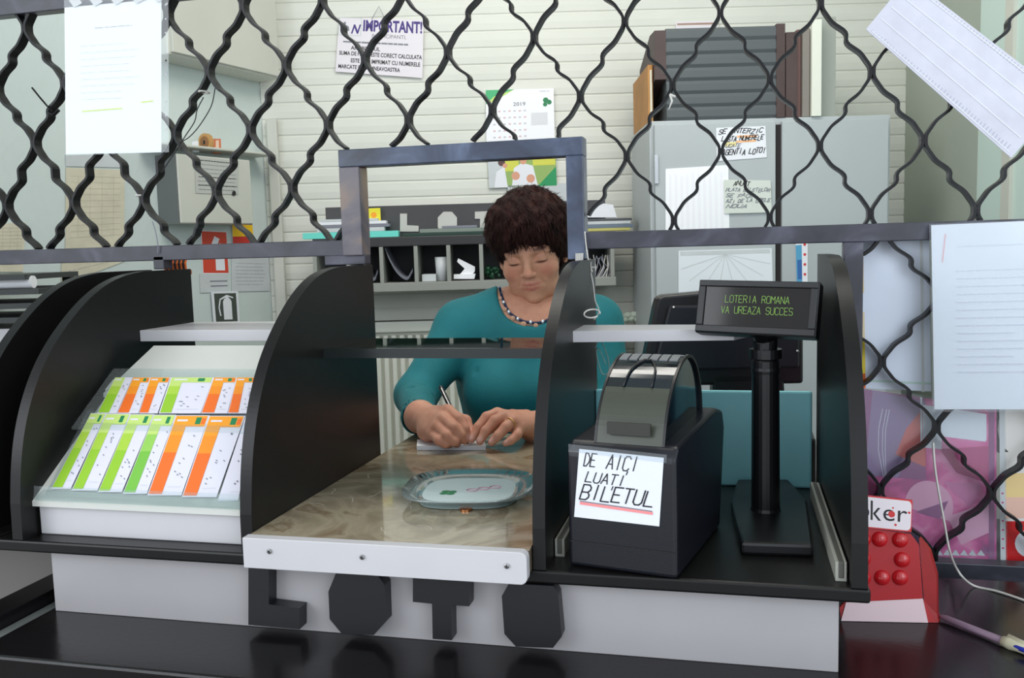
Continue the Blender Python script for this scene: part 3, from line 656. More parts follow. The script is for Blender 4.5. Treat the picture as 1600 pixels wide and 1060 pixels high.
# posters behind the lower right grille
YB = G+.016
s = Sheet([PY(x, y, YB) for x, y in ((1328, 375), (1452, 372), (1455, 612), (1332, 606))], mat('blue_white_poster', (222, 230, 244), .6), .001)
YEL = mat('yellow_print', (240, 214, 60), .6)
s.rect(0, .0, .17, .98, mat('beige_print', (226, 206, 170), .6)); s.rect(0, .08, .16, .34, YEL); s.rect(0, .36, .16, .48, ORANGE); s.rect(0, .5, .17, .62, mat('beige_print', (226, 206, 170), .6)); s.rect(0, .66, .17, .9, YEL); s.rect(0, .9, .17, 1, ORANGED)
s.disc(.17, .42, .03, MATS['blue_white_poster'], .014); s.line([(.9, 0), (.9, 1)], .004, GREYP); s.rect(.2, .94, 1, .955, mat('mint_print', (190, 214, 206), .6))
tag(s.build('poster'), 'pale blue poster with a yellow edge behind the grille', 'poster')
PK = mat('pink_print', (212, 120, 168), .3); PKD = mat('plum_print', (150, 78, 130), .3); PKL = mat('light_pink_print', (232, 168, 196), .3); PKO = mat('coral_print', (214, 100, 92), .3); PKR = mat('raspberry_print', (190, 62, 122), .3); PKG = mat('mauve_grey_print', (150, 120, 160), .3)
t = thing('pink_poster', 'glossy pink and plum poster in a sleeve behind the lower grille', 'poster')
s = Sheet([PY(x, y, YB+.004) for x, y in ((1338, 606), (1557, 640), (1557, 876), (1342, 876))], ramp_mat('pink_poster_print', [(.28, (150, 78, 130)), (.42, (196, 70, 136)), (.54, (226, 104, 164)), (.66, (236, 150, 190)), (.8, (170, 110, 160))], scale=14, rough=.25, distort=1.2), .001)
s.rect(0, .0, .5, .5, PKD); s.poly([(.12, .0), (.5, .02), (.3, .5), (.05, .5)], PKG); s.poly([(.5, .04), (.5, .42), (.28, .36), (.36, .2)], PKO); s.disc(.52, .66, .034, PKL, .042, a0=-.6, a1=3.4); s.poly([(.6, .3), (.98, .24), (.98, .5), (.72, .44)], PKR)
s.poly([(.3, .75), (.6, .95), (.35, .99)], PKG); s.poly([(.65, .72), (.98, .6), (.98, .8), (.75, .9)], PKL); s.poly([(.1, .55), (.3, .6), (.18, .72)], PKR); s.poly([(.62, .5), (.9, .5), (.82, .66)], PK)
s.poly([(.42, .7), (.66, .62), (.6, .74)], PKD); s.rect(.945, 0, .985, 1, PKD)
for o_ in (0, .03, .05): s.line([(.19+o_, .10), (.16+o_, .22), (.155+o_, .34), (.19+o_*.4, .50)], .0007, WHITEP)
s.rect(.48, .04, .615, .30, WHITEP); s.rect(.60, .04, .925, .22, WHITEP); s.rect(.49, .04, .93, .21, WHITEP); s.line([(.47, .0), (.47, .3)], .003, WHITEP)
for k in range(7): s.poly([(.5+.06*k, .965), (.53+.06*k, .93), (.56+.06*k, .97)], GREYP)
s.build('print', t)
s = Sheet([PY(x, y, YB+.002) for x, y in ((1338, 600), (1572, 640), (1574, 878), (1342, 878))], SLEEVE, .0003); s.rect(.955, .0, .99, 1, GREYP)
for k in range(7): s.disc(.972, .55+k*.06, .0016, PKR)
s.build('sleeve', t, label='clear sleeve with punched strip')
s = Sheet([PY(x, y, YB+.008) for x, y in ((1566, 645), (1760, 640), (1760, 880), (1571, 880))], mat('ivory_print', (236, 232, 226), .4), .001)
s.disc(.12, .10, .045, INK, .045); s.disc(.22, .11, .042, MATS['ivory_print'], .046); s.rect(0, .26, 1, .40, MATS['ivory_print']); s.rect(0, .40, 1, .56, mat('peach_print', (244, 214, 150), .4)); s.rect(0, .56, 1, .70, mat('rose_peach_print', (240, 196, 176), .4)); s.rect(0, .72, 1, 1, RED); s.disc(.22, .87, .022, WHITEP)
tag(s.build('poster'), 'ivory poster with a black letter and red lower band at the right edge', 'poster')

# red card stand
t = thing('red_card_stand', 'red cardboard leaflet stand with raised balls and a white lettered sign', 'card stand')
YS = .175; n_s = np.array([.12, -1, .10]); ps = np.array([.15, YS, .80])
def st(x, y, o=0.):
    q = hit(x, y, n_s, ps-n_s/np.linalg.norm(n_s)*-o); q[2] = max(q[2], ZC+.0006); q[0] = max(q[0], .1425 if q[2] > ZB0-.004 else .1125); return q
REDG = mat('red_card', (170, 16, 26), .45)
b = M(); b.prism([st(x, y) for x, y in ((1325, 822), (1400, 832), (1424, 836), (1436, 852), (1442, 936), (1462, 1006), (1314, 988), (1312, 950), (1322, 940))], (0, .006, 0), REDG); b.build('front_card', t)
s = Sheet([st(1322, 942, .002), st(1442, 936, .002), st(1450, 992, .002), st(1314, 986, .002)], mat('pinkish_white_card', (226, 200, 204), .6), .0008); s.build('pocket_front', t, label='pinkish white pocket front')
b = M(); P = [st(x, y) for x, y in ((1436, 842), (1452, 862), (1463, 900), (1464, 960), (1466, 1004), (1462, 1006), (1444, 940))]; b.prism(P, (.004, .010, 0), REDD)
b.add([st(1436, 842), st(1444, 940), st(1462, 1006)]+[st(1452, 862)+np.array([.004, .03, 0]), st(1466, 930)+np.array([.004, .035, 0]), st(1467, 1003)+np.array([.004, .03, 0])], [(0, 3, 4, 1), (1, 4, 5, 2)], REDD); b.build('side_card', t)
for px, py in ((1374, 843), (1406, 844), (1409, 875), (1378, 903), (1406, 903)):
    c = st(px, py, .0); b = M(); b.sphere(c, (.0098, .007, .0098), mat('red_gloss_ball', (190, 26, 34), .25, coat=.4), 18, 12); b.build('raised_ball', t)
for px, py in ((1348, 843), (1348, 903), (1348, 873)):
    c = st(px, py, .0); b = M(); b.sphere(c, (.0098, .007, .0098), MATS['red_gloss_ball'], 18, 12); b.build('raised_ball', t)
s = Sheet([st(1329, 772, .004), st(1426, 782, .004), st(1424, 832, .004), st(1329, 823, .004)], RED, .004)
def rr(u0, v0, u1, v1, ru, rv): return [(u0+ru-ru*math.sin(a), v0+rv-rv*math.cos(a)) for a in np.linspace(math.pi/2, 0, 5)]+[(u1-ru+ru*math.sin(a), v0+rv-rv*math.cos(a)) for a in np.linspace(0, math.pi/2, 5)]+[(u1-ru+ru*math.cos(a), v1-rv+rv*math.sin(a)) for a in np.linspace(0, math.pi/2, 5)]+[(u0+ru-ru*math.sin(a), v1-rv+rv*math.cos(a)) for a in np.linspace(0, math.pi/2, 5)]
s.poly(rr(.02, .04, .985, .96, .06, .16), mat('sign_white', (236, 226, 230), .5)); s.font('jo', .05, .24, .29, .82, INK); s.font('k', .31, .14, .49, .74, INK); s.font('er', .52, .36, .92, .72, INK); s.disc(.66, .50, .0042, RED); s.disc(.95, .40, .0016, RED); s.disc(.68, .30, .0012, RED); s.disc(.73, .82, .0016, RED)
s.build('sign', t, label='white rounded sign with red border and black lettering')

# string and tethered pen at right
cord('white_string', [PY(1458, 692, G-.012), PY(1462, 740, G-.014), PY(1476, 820, G-.02), PY(1484, 862, G-.03), PZ(1497, 893, ZC+.03), PZ(1520, 915, ZC+.003), PZ(1560, 925, ZC+.002), PZ(1610, 942, ZC+.002)], .0016, STRING, 'thin white string hanging from the grille onto the dark counter')
t = thing('tethered_pen', 'pinkish grey pen lying on the counter tied with tape', 'pen')
A0, A1 = PZ(1466, 962, ZC+.005), PZ(1572, 1004, ZC+.006); dr = (A1-A0)/np.linalg.norm(A1-A0)
b = M(); b.tube([A0, A0+dr*.006, A0+dr*.012, A1], [.0012, .0028, .004, .0044], mat('mauve_plastic', (128, 104, 122), .4), 12); b.build('barrel', t, smooth=True)
b = M(); b.tube([A1-dr*.004, A1+dr*.006, A1+dr*.014, A1+dr*.035], [.006, .0075, .006, .005], mat('yellowed_tape', (190, 186, 160), .5), 10); b.tube([A1+dr*.004+np.array([.0, .004, .006]), A1+dr*.05+np.array([.002, .006, .001])], .004, MATS['yellowed_tape'], 8); b.build('tape', t, smooth=True)
b = M(); b.tube([A1+dr*.010+np.array([0, -.004, .001]), A1+dr*.05+np.array([0, -.006, .0])], .0034, mat('blue_cap', (40, 60, 190), .4), 8); b.build('cap', t, smooth=True, label='blue pen cap')
# string and paper clip near the third divider
cord('white_string', [PY(x, y, G-.03) for x, y in ((914, 362), (916, 385), (920, 410), (924, 430), (927, 446), (930, 470), (935, 482), (934, 492), (928, 500))], .0011, STRING, 'white string with a knot hanging beside the third divider')
b = M(); c0 = PY(922, 418, G-.03)
for k in range(5): a = k*1.3; b.tube([c0, c0+np.array([.008*math.cos(a), -.003, .008*math.sin(a)])], [.002, .001], STRING, 5)
c1 = PY(906, 404, G-.028)
for k in range(5): b.tube([c1+np.array([.0025*k-.006, 0, -.006]), c1+np.array([.0025*k-.005, -.002, .008])], .0012, STRING, 5)
tag(b.build('string_knot'), 'knotted white string ends at the top of the third divider', 'string')
b = M(); c0 = PX(925, 497, -.19); b.tube([c0+np.array([.011*math.cos(a), .011*math.sin(a), .006+.005*math.sin(a)]) for a in np.linspace(0, 5.6, 18)], .0012, STRING, 6); tag(b.build('string_loop', smooth=True), 'white string loop lying on the short white shelf', 'string')
P = [PY(x, y, .30) for x, y in ((930, 545), (936, 530), (941, 536), (950, 560), (951, 580), (944, 586), (938, 578), (932, 552), (936, 546), (947, 570))]
cord('wire_clip', P, .0009, mat('clip_wire', (170, 200, 196), .4), 'bent pale wire clip hanging below the short white shelf', 'clip')
# tangled orange and black bundle on the left divider
b = M(); c0 = PY(275, 412, G+.03)
for k in range(11):
    x = -.022+k*.0042; b.tube([c0+np.array([x, 0, -.018]), c0+np.array([x+.001, -.004, 0]), c0+np.array([x, .004, .012])], .0019, ORANGED if k % 2 == 0 else INK, 6)
b.box(c0+np.array([-.024, -.004, -.020]), c0+np.array([.024, .010, -.012]), mat('dark_orange_band', (160, 80, 20), .6))
tag(b.build('orange_bundle'), 'small orange and black striped bundle behind the left divider top', 'bundle')

# ------------------------------------------------------------------ back wall: shelf unit, papers, boxes, cabinet
DW = DB-.012
def DV(px, py, d): return toW(D(px, py, d))
def wsheet(pts, mt, th=.001, d=DW-.004, **k): return Sheet([D(x, y, d) for x, y in pts], mt, th, **k)
s = wsheet([(530, 27), (662, 31), (660, 122), (524, 112)], mat('sign_lilac_white', (232, 226, 232), .6), .002)
s.rect(.0, .0, .27, .33, GREYP); s.rect(.012, .015, .26, .315, MATS['sign_lilac_white']); s.font('L', .06, .08, .13, .24, GREYINK, .03); s.font('N', .15, .12, .235, .29, PURPLE, .03, .03)
s.disc(.09, .2, .010, GREYINK); s.font('IMPORTANT!', .29, .03, .985, .24, PURPLE, .035)
s.font('PARTICIPANTI,', .40, .28, .80, .355, GREYINK); s.words(.07, .44, .82, 1, .1, .005, GREYINK, 1)
s.font('ARE BILETUL', .16, .51, .50, .58, INK, .02); s.font('SUMA DE PLATA ESTE CORECT CALCULATA', .03, .61, .99, .685, INK, .02); s.font('ESTE BINE IMPRIMAT CU NUMERELE', .17, .735, .97, .81, INK, .02); s.font('MARCATE DE DUMNEAVOASTRA', .03, .855, .74, .93, INK, .02)
tag(s.build('notice_sign'), 'white hanging notice headed IMPORTANT in purple on the sided wall', 'sign')
b = M(); b.tube([D(581, 30, DW-.006), D(592, 10, DW-.008), D(603, 32, DW-.006)], .0012, GREYINK, 5); tag(b.build('hanging_string'), 'thin string looped over a nail above the purple notice', 'string')
# calendar and photo card
s = wsheet([(759, 141), (865, 138), (867, 220), (760, 226)], BRIGHTP, .002)
s.poly([(0, 0), (.42, 0), (.12, .12), (.0, .26)], mat('calendar_green', (70, 180, 120), .5)); s.poly([(.42, 0), (.12, .12), (.0, .26), (.14, .2)], GREENL)
s.font('2019', .40, .24, .58, .31, GREYINK, .01); s.disc(.88, .22, .009, GREEND); s.disc(.93, .26, .008, GREEND); s.disc(.87, .30, .007, GREEND); s.words(.78, .05, .96, 1, .1, .003, FAINT)
for r_ in range(5):
    for c_ in range(7): s.line([(.11+c_*.075, .40+r_*.12), (.13+c_*.075, .40+r_*.12)], .005, mat('calendar_pink', (226, 190, 196), .7) if (r_+c_) % 2 else FAINT)
s.rect(.66, .45, .9, .68, mat('pale_grey_print', (226, 226, 230), .7))
tag(s.build('calendar'), 'white wall calendar with a green corner above the serving opening', 'calendar')
s = wsheet([(762, 244), (868, 240), (870, 290), (764, 294)], mat('foliage_print', (150, 180, 100), .5), .002)
s.rect(.0, .0, .25, 1, GREYP); s.rect(.66, .0, .99, .35, mat('yellow_green_print', (214, 214, 80), .5)); s.poly([(.72, 1), (1, .4), (1, 1)], mat('calendar_green2', (30, 150, 90), .5)); s.rect(.25, 0, .45, .5, MATS['yellow_green_print'])
s.disc(.20, .22, .012, mat('dark_hair_print', (90, 60, 60), .5)); s.poly([(.08, 1), (.12, .5), (.24, .35), (.28, 1)], WHITEP); s.disc(.25, .32, .008, mat('skin_print', (220, 160, 130), .5))
s.poly([(.34, .95), (.38, .4), (.5, .25), (.66, .35), (.72, .95)], WHITEP); s.disc(.52, .20, .011, MATS['skin_print']); s.disc(.40, .65, .014, MATS['skin_print']); s.disc(.62, .75, .014, MATS['skin_print'])
tag(s.build('photo_card'), 'small glossy print of figures in white shirts and foliage below the calendar', 'picture')
s = wsheet([(793, 290), (888, 286), (890, 330), (794, 334)], GREYP, .001); tag(s.build('wall_paper_sheet'), 'plain pale sheet on the wall just above the clerk\'s hair', 'paper')
# dark fascia board with letters, standing on the pigeonhole shelf
dS = 2.86
z0 = DV(700, 368, dS)[2]+.0004; zt_ = DV(700, 318, dS)[2]
xa, xb = DV(503, 320, dS)[0], DV(948, 305, dS)[0]
t = thing('lettered_board', 'dark grey board with pale block letters standing on the pigeonhole shelf', 'board')
b = M(TV); b.box((xa, dS+.05, z0), (xb, dS+.062, zt_), DARKG); b.build('board', t)
LP = mat('pale_letter_grey', (196, 196, 190), .6)
def fl(pts, nm): M().prism([D(x, y, dS+.045) for x, y in pts], tuple(FW*.006), LP).build('letter_%s' % nm, t, label='pale block letter %s' % nm)
fl([(625, 334), (636, 334), (636, 352), (654, 353), (654, 362), (625, 362)], 'L')
fl([(684, 340), (693, 331), (706, 331), (714, 340), (714, 356), (706, 362), (693, 362), (684, 356)], 'O')
fl([(742, 331), (768, 330), (768, 341), (760, 341), (760, 362), (750, 362), (750, 342), (742, 342)], 'T')
fl([(806, 336), (816, 327), (830, 327), (838, 336), (838, 354), (806, 354)], 'O')
# pigeonhole unit
t = thing('pigeonhole_shelf', 'grey wall shelf with a dark top and a row of pigeonholes behind the clerk', 'shelf')
zt2 = DV(700, 368, dS)[2]; zt1 = zt2-.03; zb2 = DV(800, 437, dS)[2]; zb1 = zb2-.028
xA, xB = DV(488, 380, dS)[0], DV(962, 380, dS)[0]
b = M(TV); b.box((xA, dS, zt1), (xB, DB-.01, zt2), mat('shelf_dark_top', (48, 48, 50), .35)); b.build('top_board', t, bevel=.002)
b = M(TV); b.box((xA, dS, zb1), (xB, DB-.01, zb2), SHELFG); b.build('bottom_board', t, bevel=.002)
b = M(TV); b.box((xA, DB-.025, zb2), (xB, DB-.01, zt1), DARKG); b.build('back_board', t)
for px in (492, 544, 596, 650, 701, 752, 803, 855, 906, 957):
    x = DV(px, 410, dS)[0]; b = M(TV); b.box((x-.006, dS, zb2), (x+.006, DB-.025, zt1), SHELFG); b.build('partition', t)
# contents of pigeonholes
def vb(name, px0, px1, ytop, h0, d0, d1, mt, label, cat, z=None, grp=None, bevel=.001):
    z = zb2 if z is None else z; b = M(TV); x0, x1 = DV(px0, 400, d0)[0], DV(px1, 400, d0)[0]; zz = DV((px0+px1)/2, ytop, d0)[2]
    b.box((x0, d0, z+.0005), (x1, d1, max(zz, z+.004)), mt); return tag(b.build(name, bevel=bevel), label, cat, grp)
GRV = mat('grey_sheet_edge', (128, 130, 142), .6)
def curled(px0, px1, label):
    b = M(TV); xl, xr = DV(px0, 400, dS+.02)[0], DV(px1, 400, dS+.02)[0]; P = []
    for k in range(13):
        q = k/12; P.append((xl+(xr-xl)*q, zb2+.004+.10*(1-q)**2.6+.03*max(0, q-.8)*5))
    for j in range(3):
        o_ = j*.0032; vs = []
        for x, z in P: vs += [(x, dS+.02, z+o_), (x, dS+.17, z+o_), (x, dS+.17, z+o_+.0024), (x, dS+.02, z+o_+.0024)]
        fs = [(0, 1, 2, 3)]
        for i in range(12):
            for k in range(4): fs.append((i*4+k, i*4+(k+1) % 4, i*4+4+(k+1) % 4, i*4+4+k))
        b.add(vs, fs, GRV if j != 1 else GREYINK)
    return tag(b.build('curled_papers', smooth=False), label, 'papers')
curled(602, 644, 'curled grey papers in the pigeonhole left of the white cup')
curled(562, 589, 'curled grey papers in the pigeonhole beside the divider top')
x, _, _ = DV(689, 410, dS+.03); b = M(TV); b.lathe([(.017, 0), (.021, .075), (.019, .075), (.016, .01)], (x, dS+.05, zb2+.001), mat('cup_white', (214, 218, 220), .4), 20); tag(b.build('cup', smooth=True), 'white plastic cup in the pigeonhole left of the folded card', 'cup')
vb('paper_pack', 658, 680, 429, 0, dS+.02, dS+.12, GREYP, 'low pale pack of papers lying left of the white cup', 'papers')
t = thing('folded_card', 'bright white folded card shape in the pigeonhole right of the cup', 'card')
b = M(); b.prism([D(x, y, dS+.03) for x, y in ((716, 404), (742, 417), (742, 424), (736, 432), (716, 432), (726, 420), (714, 409))], tuple(FW*.004), BRIGHTP); b.build('card', t)
b = M(); b.prism([D(x, y, dS+.025) for x, y in ((709, 429), (743, 428), (741, 436), (709, 436))], tuple(FW*.02), BRIGHTP); b.build('foot', t)
b = M(); 
for k in range(26):
    c = D(rng.uniform(756, 780), rng.uniform(418, 434), dS+.03+rng.uniform(0, .05)); b.sphere(c, tuple(rng.uniform(.004, .009, 3)), mat('dark_leaf', (20, 70, 45), .4), 8, 5)
tag(b.build('green_garland'), 'dark green tinsel bundle in the pigeonhole beside the clerk\'s face', 'decoration')
b = M()
for k in range(14):
    x0_ = 921+k*2.2; b.tube([D(x0_, 434, dS+.03), D(x0_+rng.uniform(2, 9), 418, dS+.035), D(x0_+rng.uniform(-4, 12), 398+rng.uniform(0, 8), dS+.04)], .0016, GREYINK if k % 3 else STRING, 4)
tag(b.build('wire_bundle'), 'bundle of grey wires in the right end pigeonhole', 'wires')
vb('paper_pack', 803+8, 846, 428, 0, dS+.02, dS+.12, GREYP, 'flat papers in the pigeonhole hidden behind the clerk\'s head', 'papers')
# stacks on top
def stack(px0, px1, ylist, cols, labels, d0=dS+.005, d1=dS+.045, name='document_folder', cat='folder', grp='papers on top of the shelf'):
    z = zt2+.0003
    for k in range(len(ylist)):
        zz = DV((px0+px1)/2, ylist[k], d0)[2]; j0, j1 = (rng.uniform(-3, 3), rng.uniform(-3, 3)) if k else (0, 0)
        b = M(TV); b.box((DV(px0+j0, 350, d0)[0], d0+(.003*k % .008), z), (DV(px1+j1, 350, d0)[0], d1, zz), cols[k]); tag(b.build(name, bevel=.0008), labels[k], cat, grp); z = zz+.0003
stack(472, 622, [362.5], [TURQL], ['flat turquoise folder at the bottom of the left paper stack'])
zcur = DV(547, 362.5, dS)[2]
for (pa, pb_, yb_, mt, nm, lab) in ((494, 600, 356, GREYP, 'paper_file', 'pale paper file resting on the turquoise folder'), (492, 608, 351, GRV, 'paper_file', 'grey paper file, second above the turquoise folder'), (496, 603, 346, WHITEP, 'paper_file', 'white paper file, third above the turquoise folder'), (500, 590, 342, GREYP, 'paper_file', 'topmost pale file of the stack on the turquoise folder')):
    zz = DV(550, yb_, dS)[2]; b = M(TV); b.box((DV(pa, 350, dS)[0], dS+.006, zcur+.0004), (DV(pb_, 350, dS)[0], dS+.045, zz), mt); tag(b.build(nm, bevel=.0008), lab, 'file', 'files on the turquoise folder'); zcur = zz
s = Sheet([D(x, y, dS+.03) for x, y in ((573, 326), (594, 325), (595, 345), (574, 345))], mat('yellow_card', (232, 222, 50), .5), .004); s.disc(.5, .55, .009, ORANGE); s.line([(.2, .9), (.8, .9)], .003, GREYP)
tag(s.build('yellow_card'), 'small yellow card standing on the left file stack', 'card')
zcur = zt2
for (pa, pb_, yb_, mt, nm, lab) in ((628, 764, 363, mat('dark_green_cover', (26, 58, 46), .4), 'flat_folder', 'dark green folder below the letter board'), (655, 764, 357, mat('grey_green_sheets', (128, 140, 132), .6), 'flat_folder', 'grey green sheaf lying on the dark green folder'), (690, 745, 353, GRV, 'flat_folder', 'thin grey sheaf on top of the dark green folder pile')):
    zz = DV(700, yb_, dS)[2]; b = M(TV); b.box((DV(pa, 350, dS)[0], dS+.006, zcur+.0004), (DV(pb_, 350, dS)[0], dS+.04, zz), mt); tag(b.build(nm, bevel=.0008), lab, 'folder', 'folders under the letter board'); zcur = zz
zcur = zt2
for (pa, pb_, yb_, mt, lab) in ((900, 985, 357, mat('yellow_edge_file', (196, 190, 110), .5), 'yellow edged file at the bottom of the right stack'), (890, 990, 351, mat('blue_grey_file', (110, 124, 140), .5), 'blue grey file in the right stack'), (892, 986, 346, GREYP, 'pale file third from the bottom of the right stack'), (895, 988, 342, mat('dark_cover', (80, 84, 88), .5), 'dark covered file on top of the right stack')):
    zz = DV(930, yb_, dS)[2]; b = M(TV); b.box((DV(pa, 350, dS)[0], dS+.006, zcur+.0004), (DV(pb_, 350, dS)[0], dS+.12, zz), mt); tag(b.build('paper_file', bevel=.0008), lab, 'file', 'files right of the clerk'); zcur = zz
b = M(); P = [D(x, y, dS+.006) for x, y in ((912, 340), (924, 328), (943, 318), (958, 320), (964, 340))]; b.prism(P, tuple(FW*.035), WHITEP); tag(b.build('crumpled_paper'), 'crumpled white paper on top of the right file stack', 'paper')

# radiator below the shelf
t = thing('radiator', 'white ribbed wall radiator low behind the clerk', 'radiator')
dR = 2.98; x0, x1 = DV(545, 520, dR)[0], DV(976, 520, dR)[0]; zr1 = DV(620, 503, dR)[2]; zr0 = .22
RAD = mat('radiator_white', (226, 228, 218), .35)
b = M(TV); b.box((x0, dR+.02, zr0), (x1, dR+.06, zr1), RAD); b.build('back_plate', t)
b = M(TV); nr = 34
for k in range(nr):
    xx = x0+(x1-x0)*(k+.5)/nr; w_ = (x1-x0)/nr; b.prism([(xx-w_*.42, dR+.02, zr0+.03), (xx-w_*.25, dR, zr0+.03), (xx+w_*.25, dR, zr0+.03), (xx+w_*.42, dR+.02, zr0+.03)], (0, 0, zr1-zr0-.075), RAD)
b.build('ribbed_front', t)
b = M(TV); b.box((x0-.004, dR-.004, zr1-.035), (x1+.004, dR+.064, zr1), RAD); b.build('top_grille', t, bevel=.004)
b = M(); 
for k in range(7): b.sphere(D(966+k*5, 496+rng.uniform(-5, 4), dR-.0), (.016, .016, .012), mat('pale_cloth', (190, 200, 186), .8), 10, 6)
tag(b.build('crumpled_cloth', smooth=True), 'small crumpled pale cloth on the radiator beside the cabinet', 'cloth')

# steel cabinet
t = thing('steel_cabinet', 'tall grey two-door steel cabinet covered with taped papers', 'cabinet')
dC = 2.62; cx0_, cx1_, cz1 = DV(1016, 190, dC)[0], DV(1396, 180, dC)[0], DV(1200, 183, dC)[2]
b = M(TV); b.box((cx0_, dC+.02, .0), (cx1_, dC+.40, cz1), STEEL); b.build('body', t, bevel=.002)
xm0, xm1 = DV(1212, 300, dC)[0], DV(1222, 300, dC)[0]
b = M(TV); b.box((cx0_+.012, dC, .05), (xm0, dC+.02, cz1-.012), STEEL); dr_ = b.build('door', t, bevel=.002, label='left door covered with papers')
b = M(TV); b.box((xm1, dC, .05), (cx1_-.012, dC+.02, cz1-.012), STEEL); b.build('door', t, bevel=.002)
b = M(TV); b.box((xm0, dC+.012, .05), (xm1, dC+.0195, cz1-.02), STEELD); b.build('gap', t)
for zz in (DV(1022, 265, dC)[2], .45): b = M(TV); b.box((cx0_+.010, dC-.006, zz-.04), (cx0_+.020, dC, zz+.04), CHROME); b.build('hinge', dr_)
b = M(TV); b.box((xm0-.035, dC-.02, DV(1200, 530, dC)[2]), (xm0-.02, dC, DV(1200, 490, dC)[2]), CHROME); b.build('handle', dr_)
# cream edge strip beside cabinet right side
def csheet(pts, mt, th=.001, off=.002, **k): return Sheet([D(x, y, dC-off) for x, y in pts], mt, th, **k)
s = csheet([(1119, 200), (1196, 197), (1198, 246), (1120, 252)], WHITEP); HOR = mat('orange_marker', (250, 190, 140), .8); HYL = mat('pale_yellow_marker', (240, 226, 160), .8)
s.rect(.42, .26, .82, .33, HOR); s.rect(.40, .42, .80, .48, HOR); s.rect(.12, .45, .40, .58, HYL)
s.hand('SE INTERZIC', .04, .06, .94, .20, .0022, INK, .2, .5); s.hand('LISTA NUMERELE', .10, .29, .95, .43, .0022, INK, .2, .5); s.hand('JUCATE', .12, .50, .48, .60, .002, GREYINK, .2, .5); s.hand('AGENTIA LOTO!', .10, .68, .98, .84, .0022, INK, .2, .5)
tag(s.build('handwritten_notice'), 'white handwritten notice with orange marks, upper on the cabinet door', 'notice')
s = csheet([(1039, 265), (1090, 258), (1126, 262), (1128, 360)][:0] or [(1040, 264), (1138, 258), (1140, 372), (1040, 374)], BRIGHTP, curl=.003)
for k in range(10): s.poly([(.05+.09*k, rng.uniform(.05, .2)), (.09+.09*k, .1), (.10+.09*k, .9), (.06+.09*k, .95)], mat('paper_shade_lilac', (244, 244, 250), .8))
tag(s.build('paper_sheet'), 'large blank wrinkled white sheet on the left cabinet door', 'paper')
s = csheet([(1131, 281), (1204, 282), (1206, 332), (1132, 334)], mat('greenish_paper', (216, 222, 214), .8), off=.006)
s.hand('ANUNT', .2, .03, .55, .16, .002, INK, .2, .5)
for k, tx in enumerate(('PLATA BILETELOR', 'SE FACE', 'AZI DE LA ORELE', 'NOUA')): s.hand(tx, .03, .24+k*.17, .3+.045*len(tx), .34+k*.17, .0018, GREYINK, .3, .5)
tag(s.build('handwritten_notice'), 'greenish handwritten notice right of the wrinkled sheet on the cabinet', 'notice')
s = csheet([(1060, 392), (1206, 388), (1208, 460), (1060, 470)], mat('sleeve_paper', (232, 238, 244), .6), off=.003)
for a_ in np.linspace(.3, 2.8, 8): s.line([(.5, .1), (.5+.5*math.cos(a_), .1+.8*abs(math.sin(a_)))], .0016, GREYP)
s.rect(.02, .02, .98, .10, GREYP)
tag(s.build('sleeved_sheet'), 'pale sleeved sheet on the cabinet below the grille bar', 'paper')
s = csheet([(1243, 376), (1262, 374), (1262, 452), (1245, 452)], WHITEP); s.rect(0, .1, .5, 1, mat('sky_blue_print', (80, 160, 200), .5)); s.rect(.1, .4, .5, .8, mat('mid_blue_print', (40, 100, 170), .5)); 
for k in range(4): s.disc(.75, .1+.2*k, .004, RED)
tag(s.build('printed_sticker'), 'blue and white printed strip on the right cabinet door', 'sticker')

# things on top of the cabinet
zc = cz1+.0005
t = thing('metal_box', 'dark grey ribbed box with brown ends on top of the steel cabinet', 'box')
d0 = dC+.02
def cbox(px0, px1, yt, dd0, dd1, zb): return (DV(px0, 100, dC+.02)[0], dd0, zb), (DV(px1, 100, dC+.02)[0], dd1, DV((px0+px1)/2, yt, dd0)[2])
(ax, ay, az), (bx_, by, bz) = cbox(1030, 1224, 42, d0, d0+.30, zc)
RIB = mat('ribbed_grey', (84, 90, 93), .6)
b = M(TV); nr = 7; hgt = (bz-az)/nr
for k in range(nr):
    za = az+k*hgt; b.prism([(ax+.02, ay+.005, za), (ax+.02, ay, za+hgt*.25), (ax+.02, ay, za+hgt*.75), (ax+.02, ay+.005, za+hgt)], (bx_-ax-.04, 0, 0), RIB)
b.build('ribbed_front', t)
b = M(TV); b.box((ax+.02, ay+.005, az), (bx_-.02, by, bz), RIB); b.build('body', t)
b = M(TV); b.prism([(ax-.012, ay+.0, bz-.14), (ax-.012, ay, bz-.005), (ax-.012, ay+.09, bz), (ax-.012, by, bz-.06), (ax-.012, by, bz-.2), (ax-.012, ay+.09, bz-.15)], (.032, 0, 0), BROWN); b.build('end_cap', t, label='dark brown end cap')
b = M(TV); b.box((bx_-.02, ay-.003, az), (bx_+.004, by, bz+.004), BROWN); b.build('end_cap', t, label='dark brown right end cap')
b = M(TV); b.box((DV(1015, 150, d0)[0], d0+.03, zc), (ax-.0135, d0+.34, DV(1015, 98, d0)[2]), WOOD); b.box((DV(1018, 150, d0)[0], d0+.026, zc+.02), (ax-.016, d0+.03, DV(1015, 98, d0)[2]-.015), CREAM)
tag(b.build('cardboard_box', bevel=.002), 'tan cardboard box with paper label left of the ribbed box', 'box')
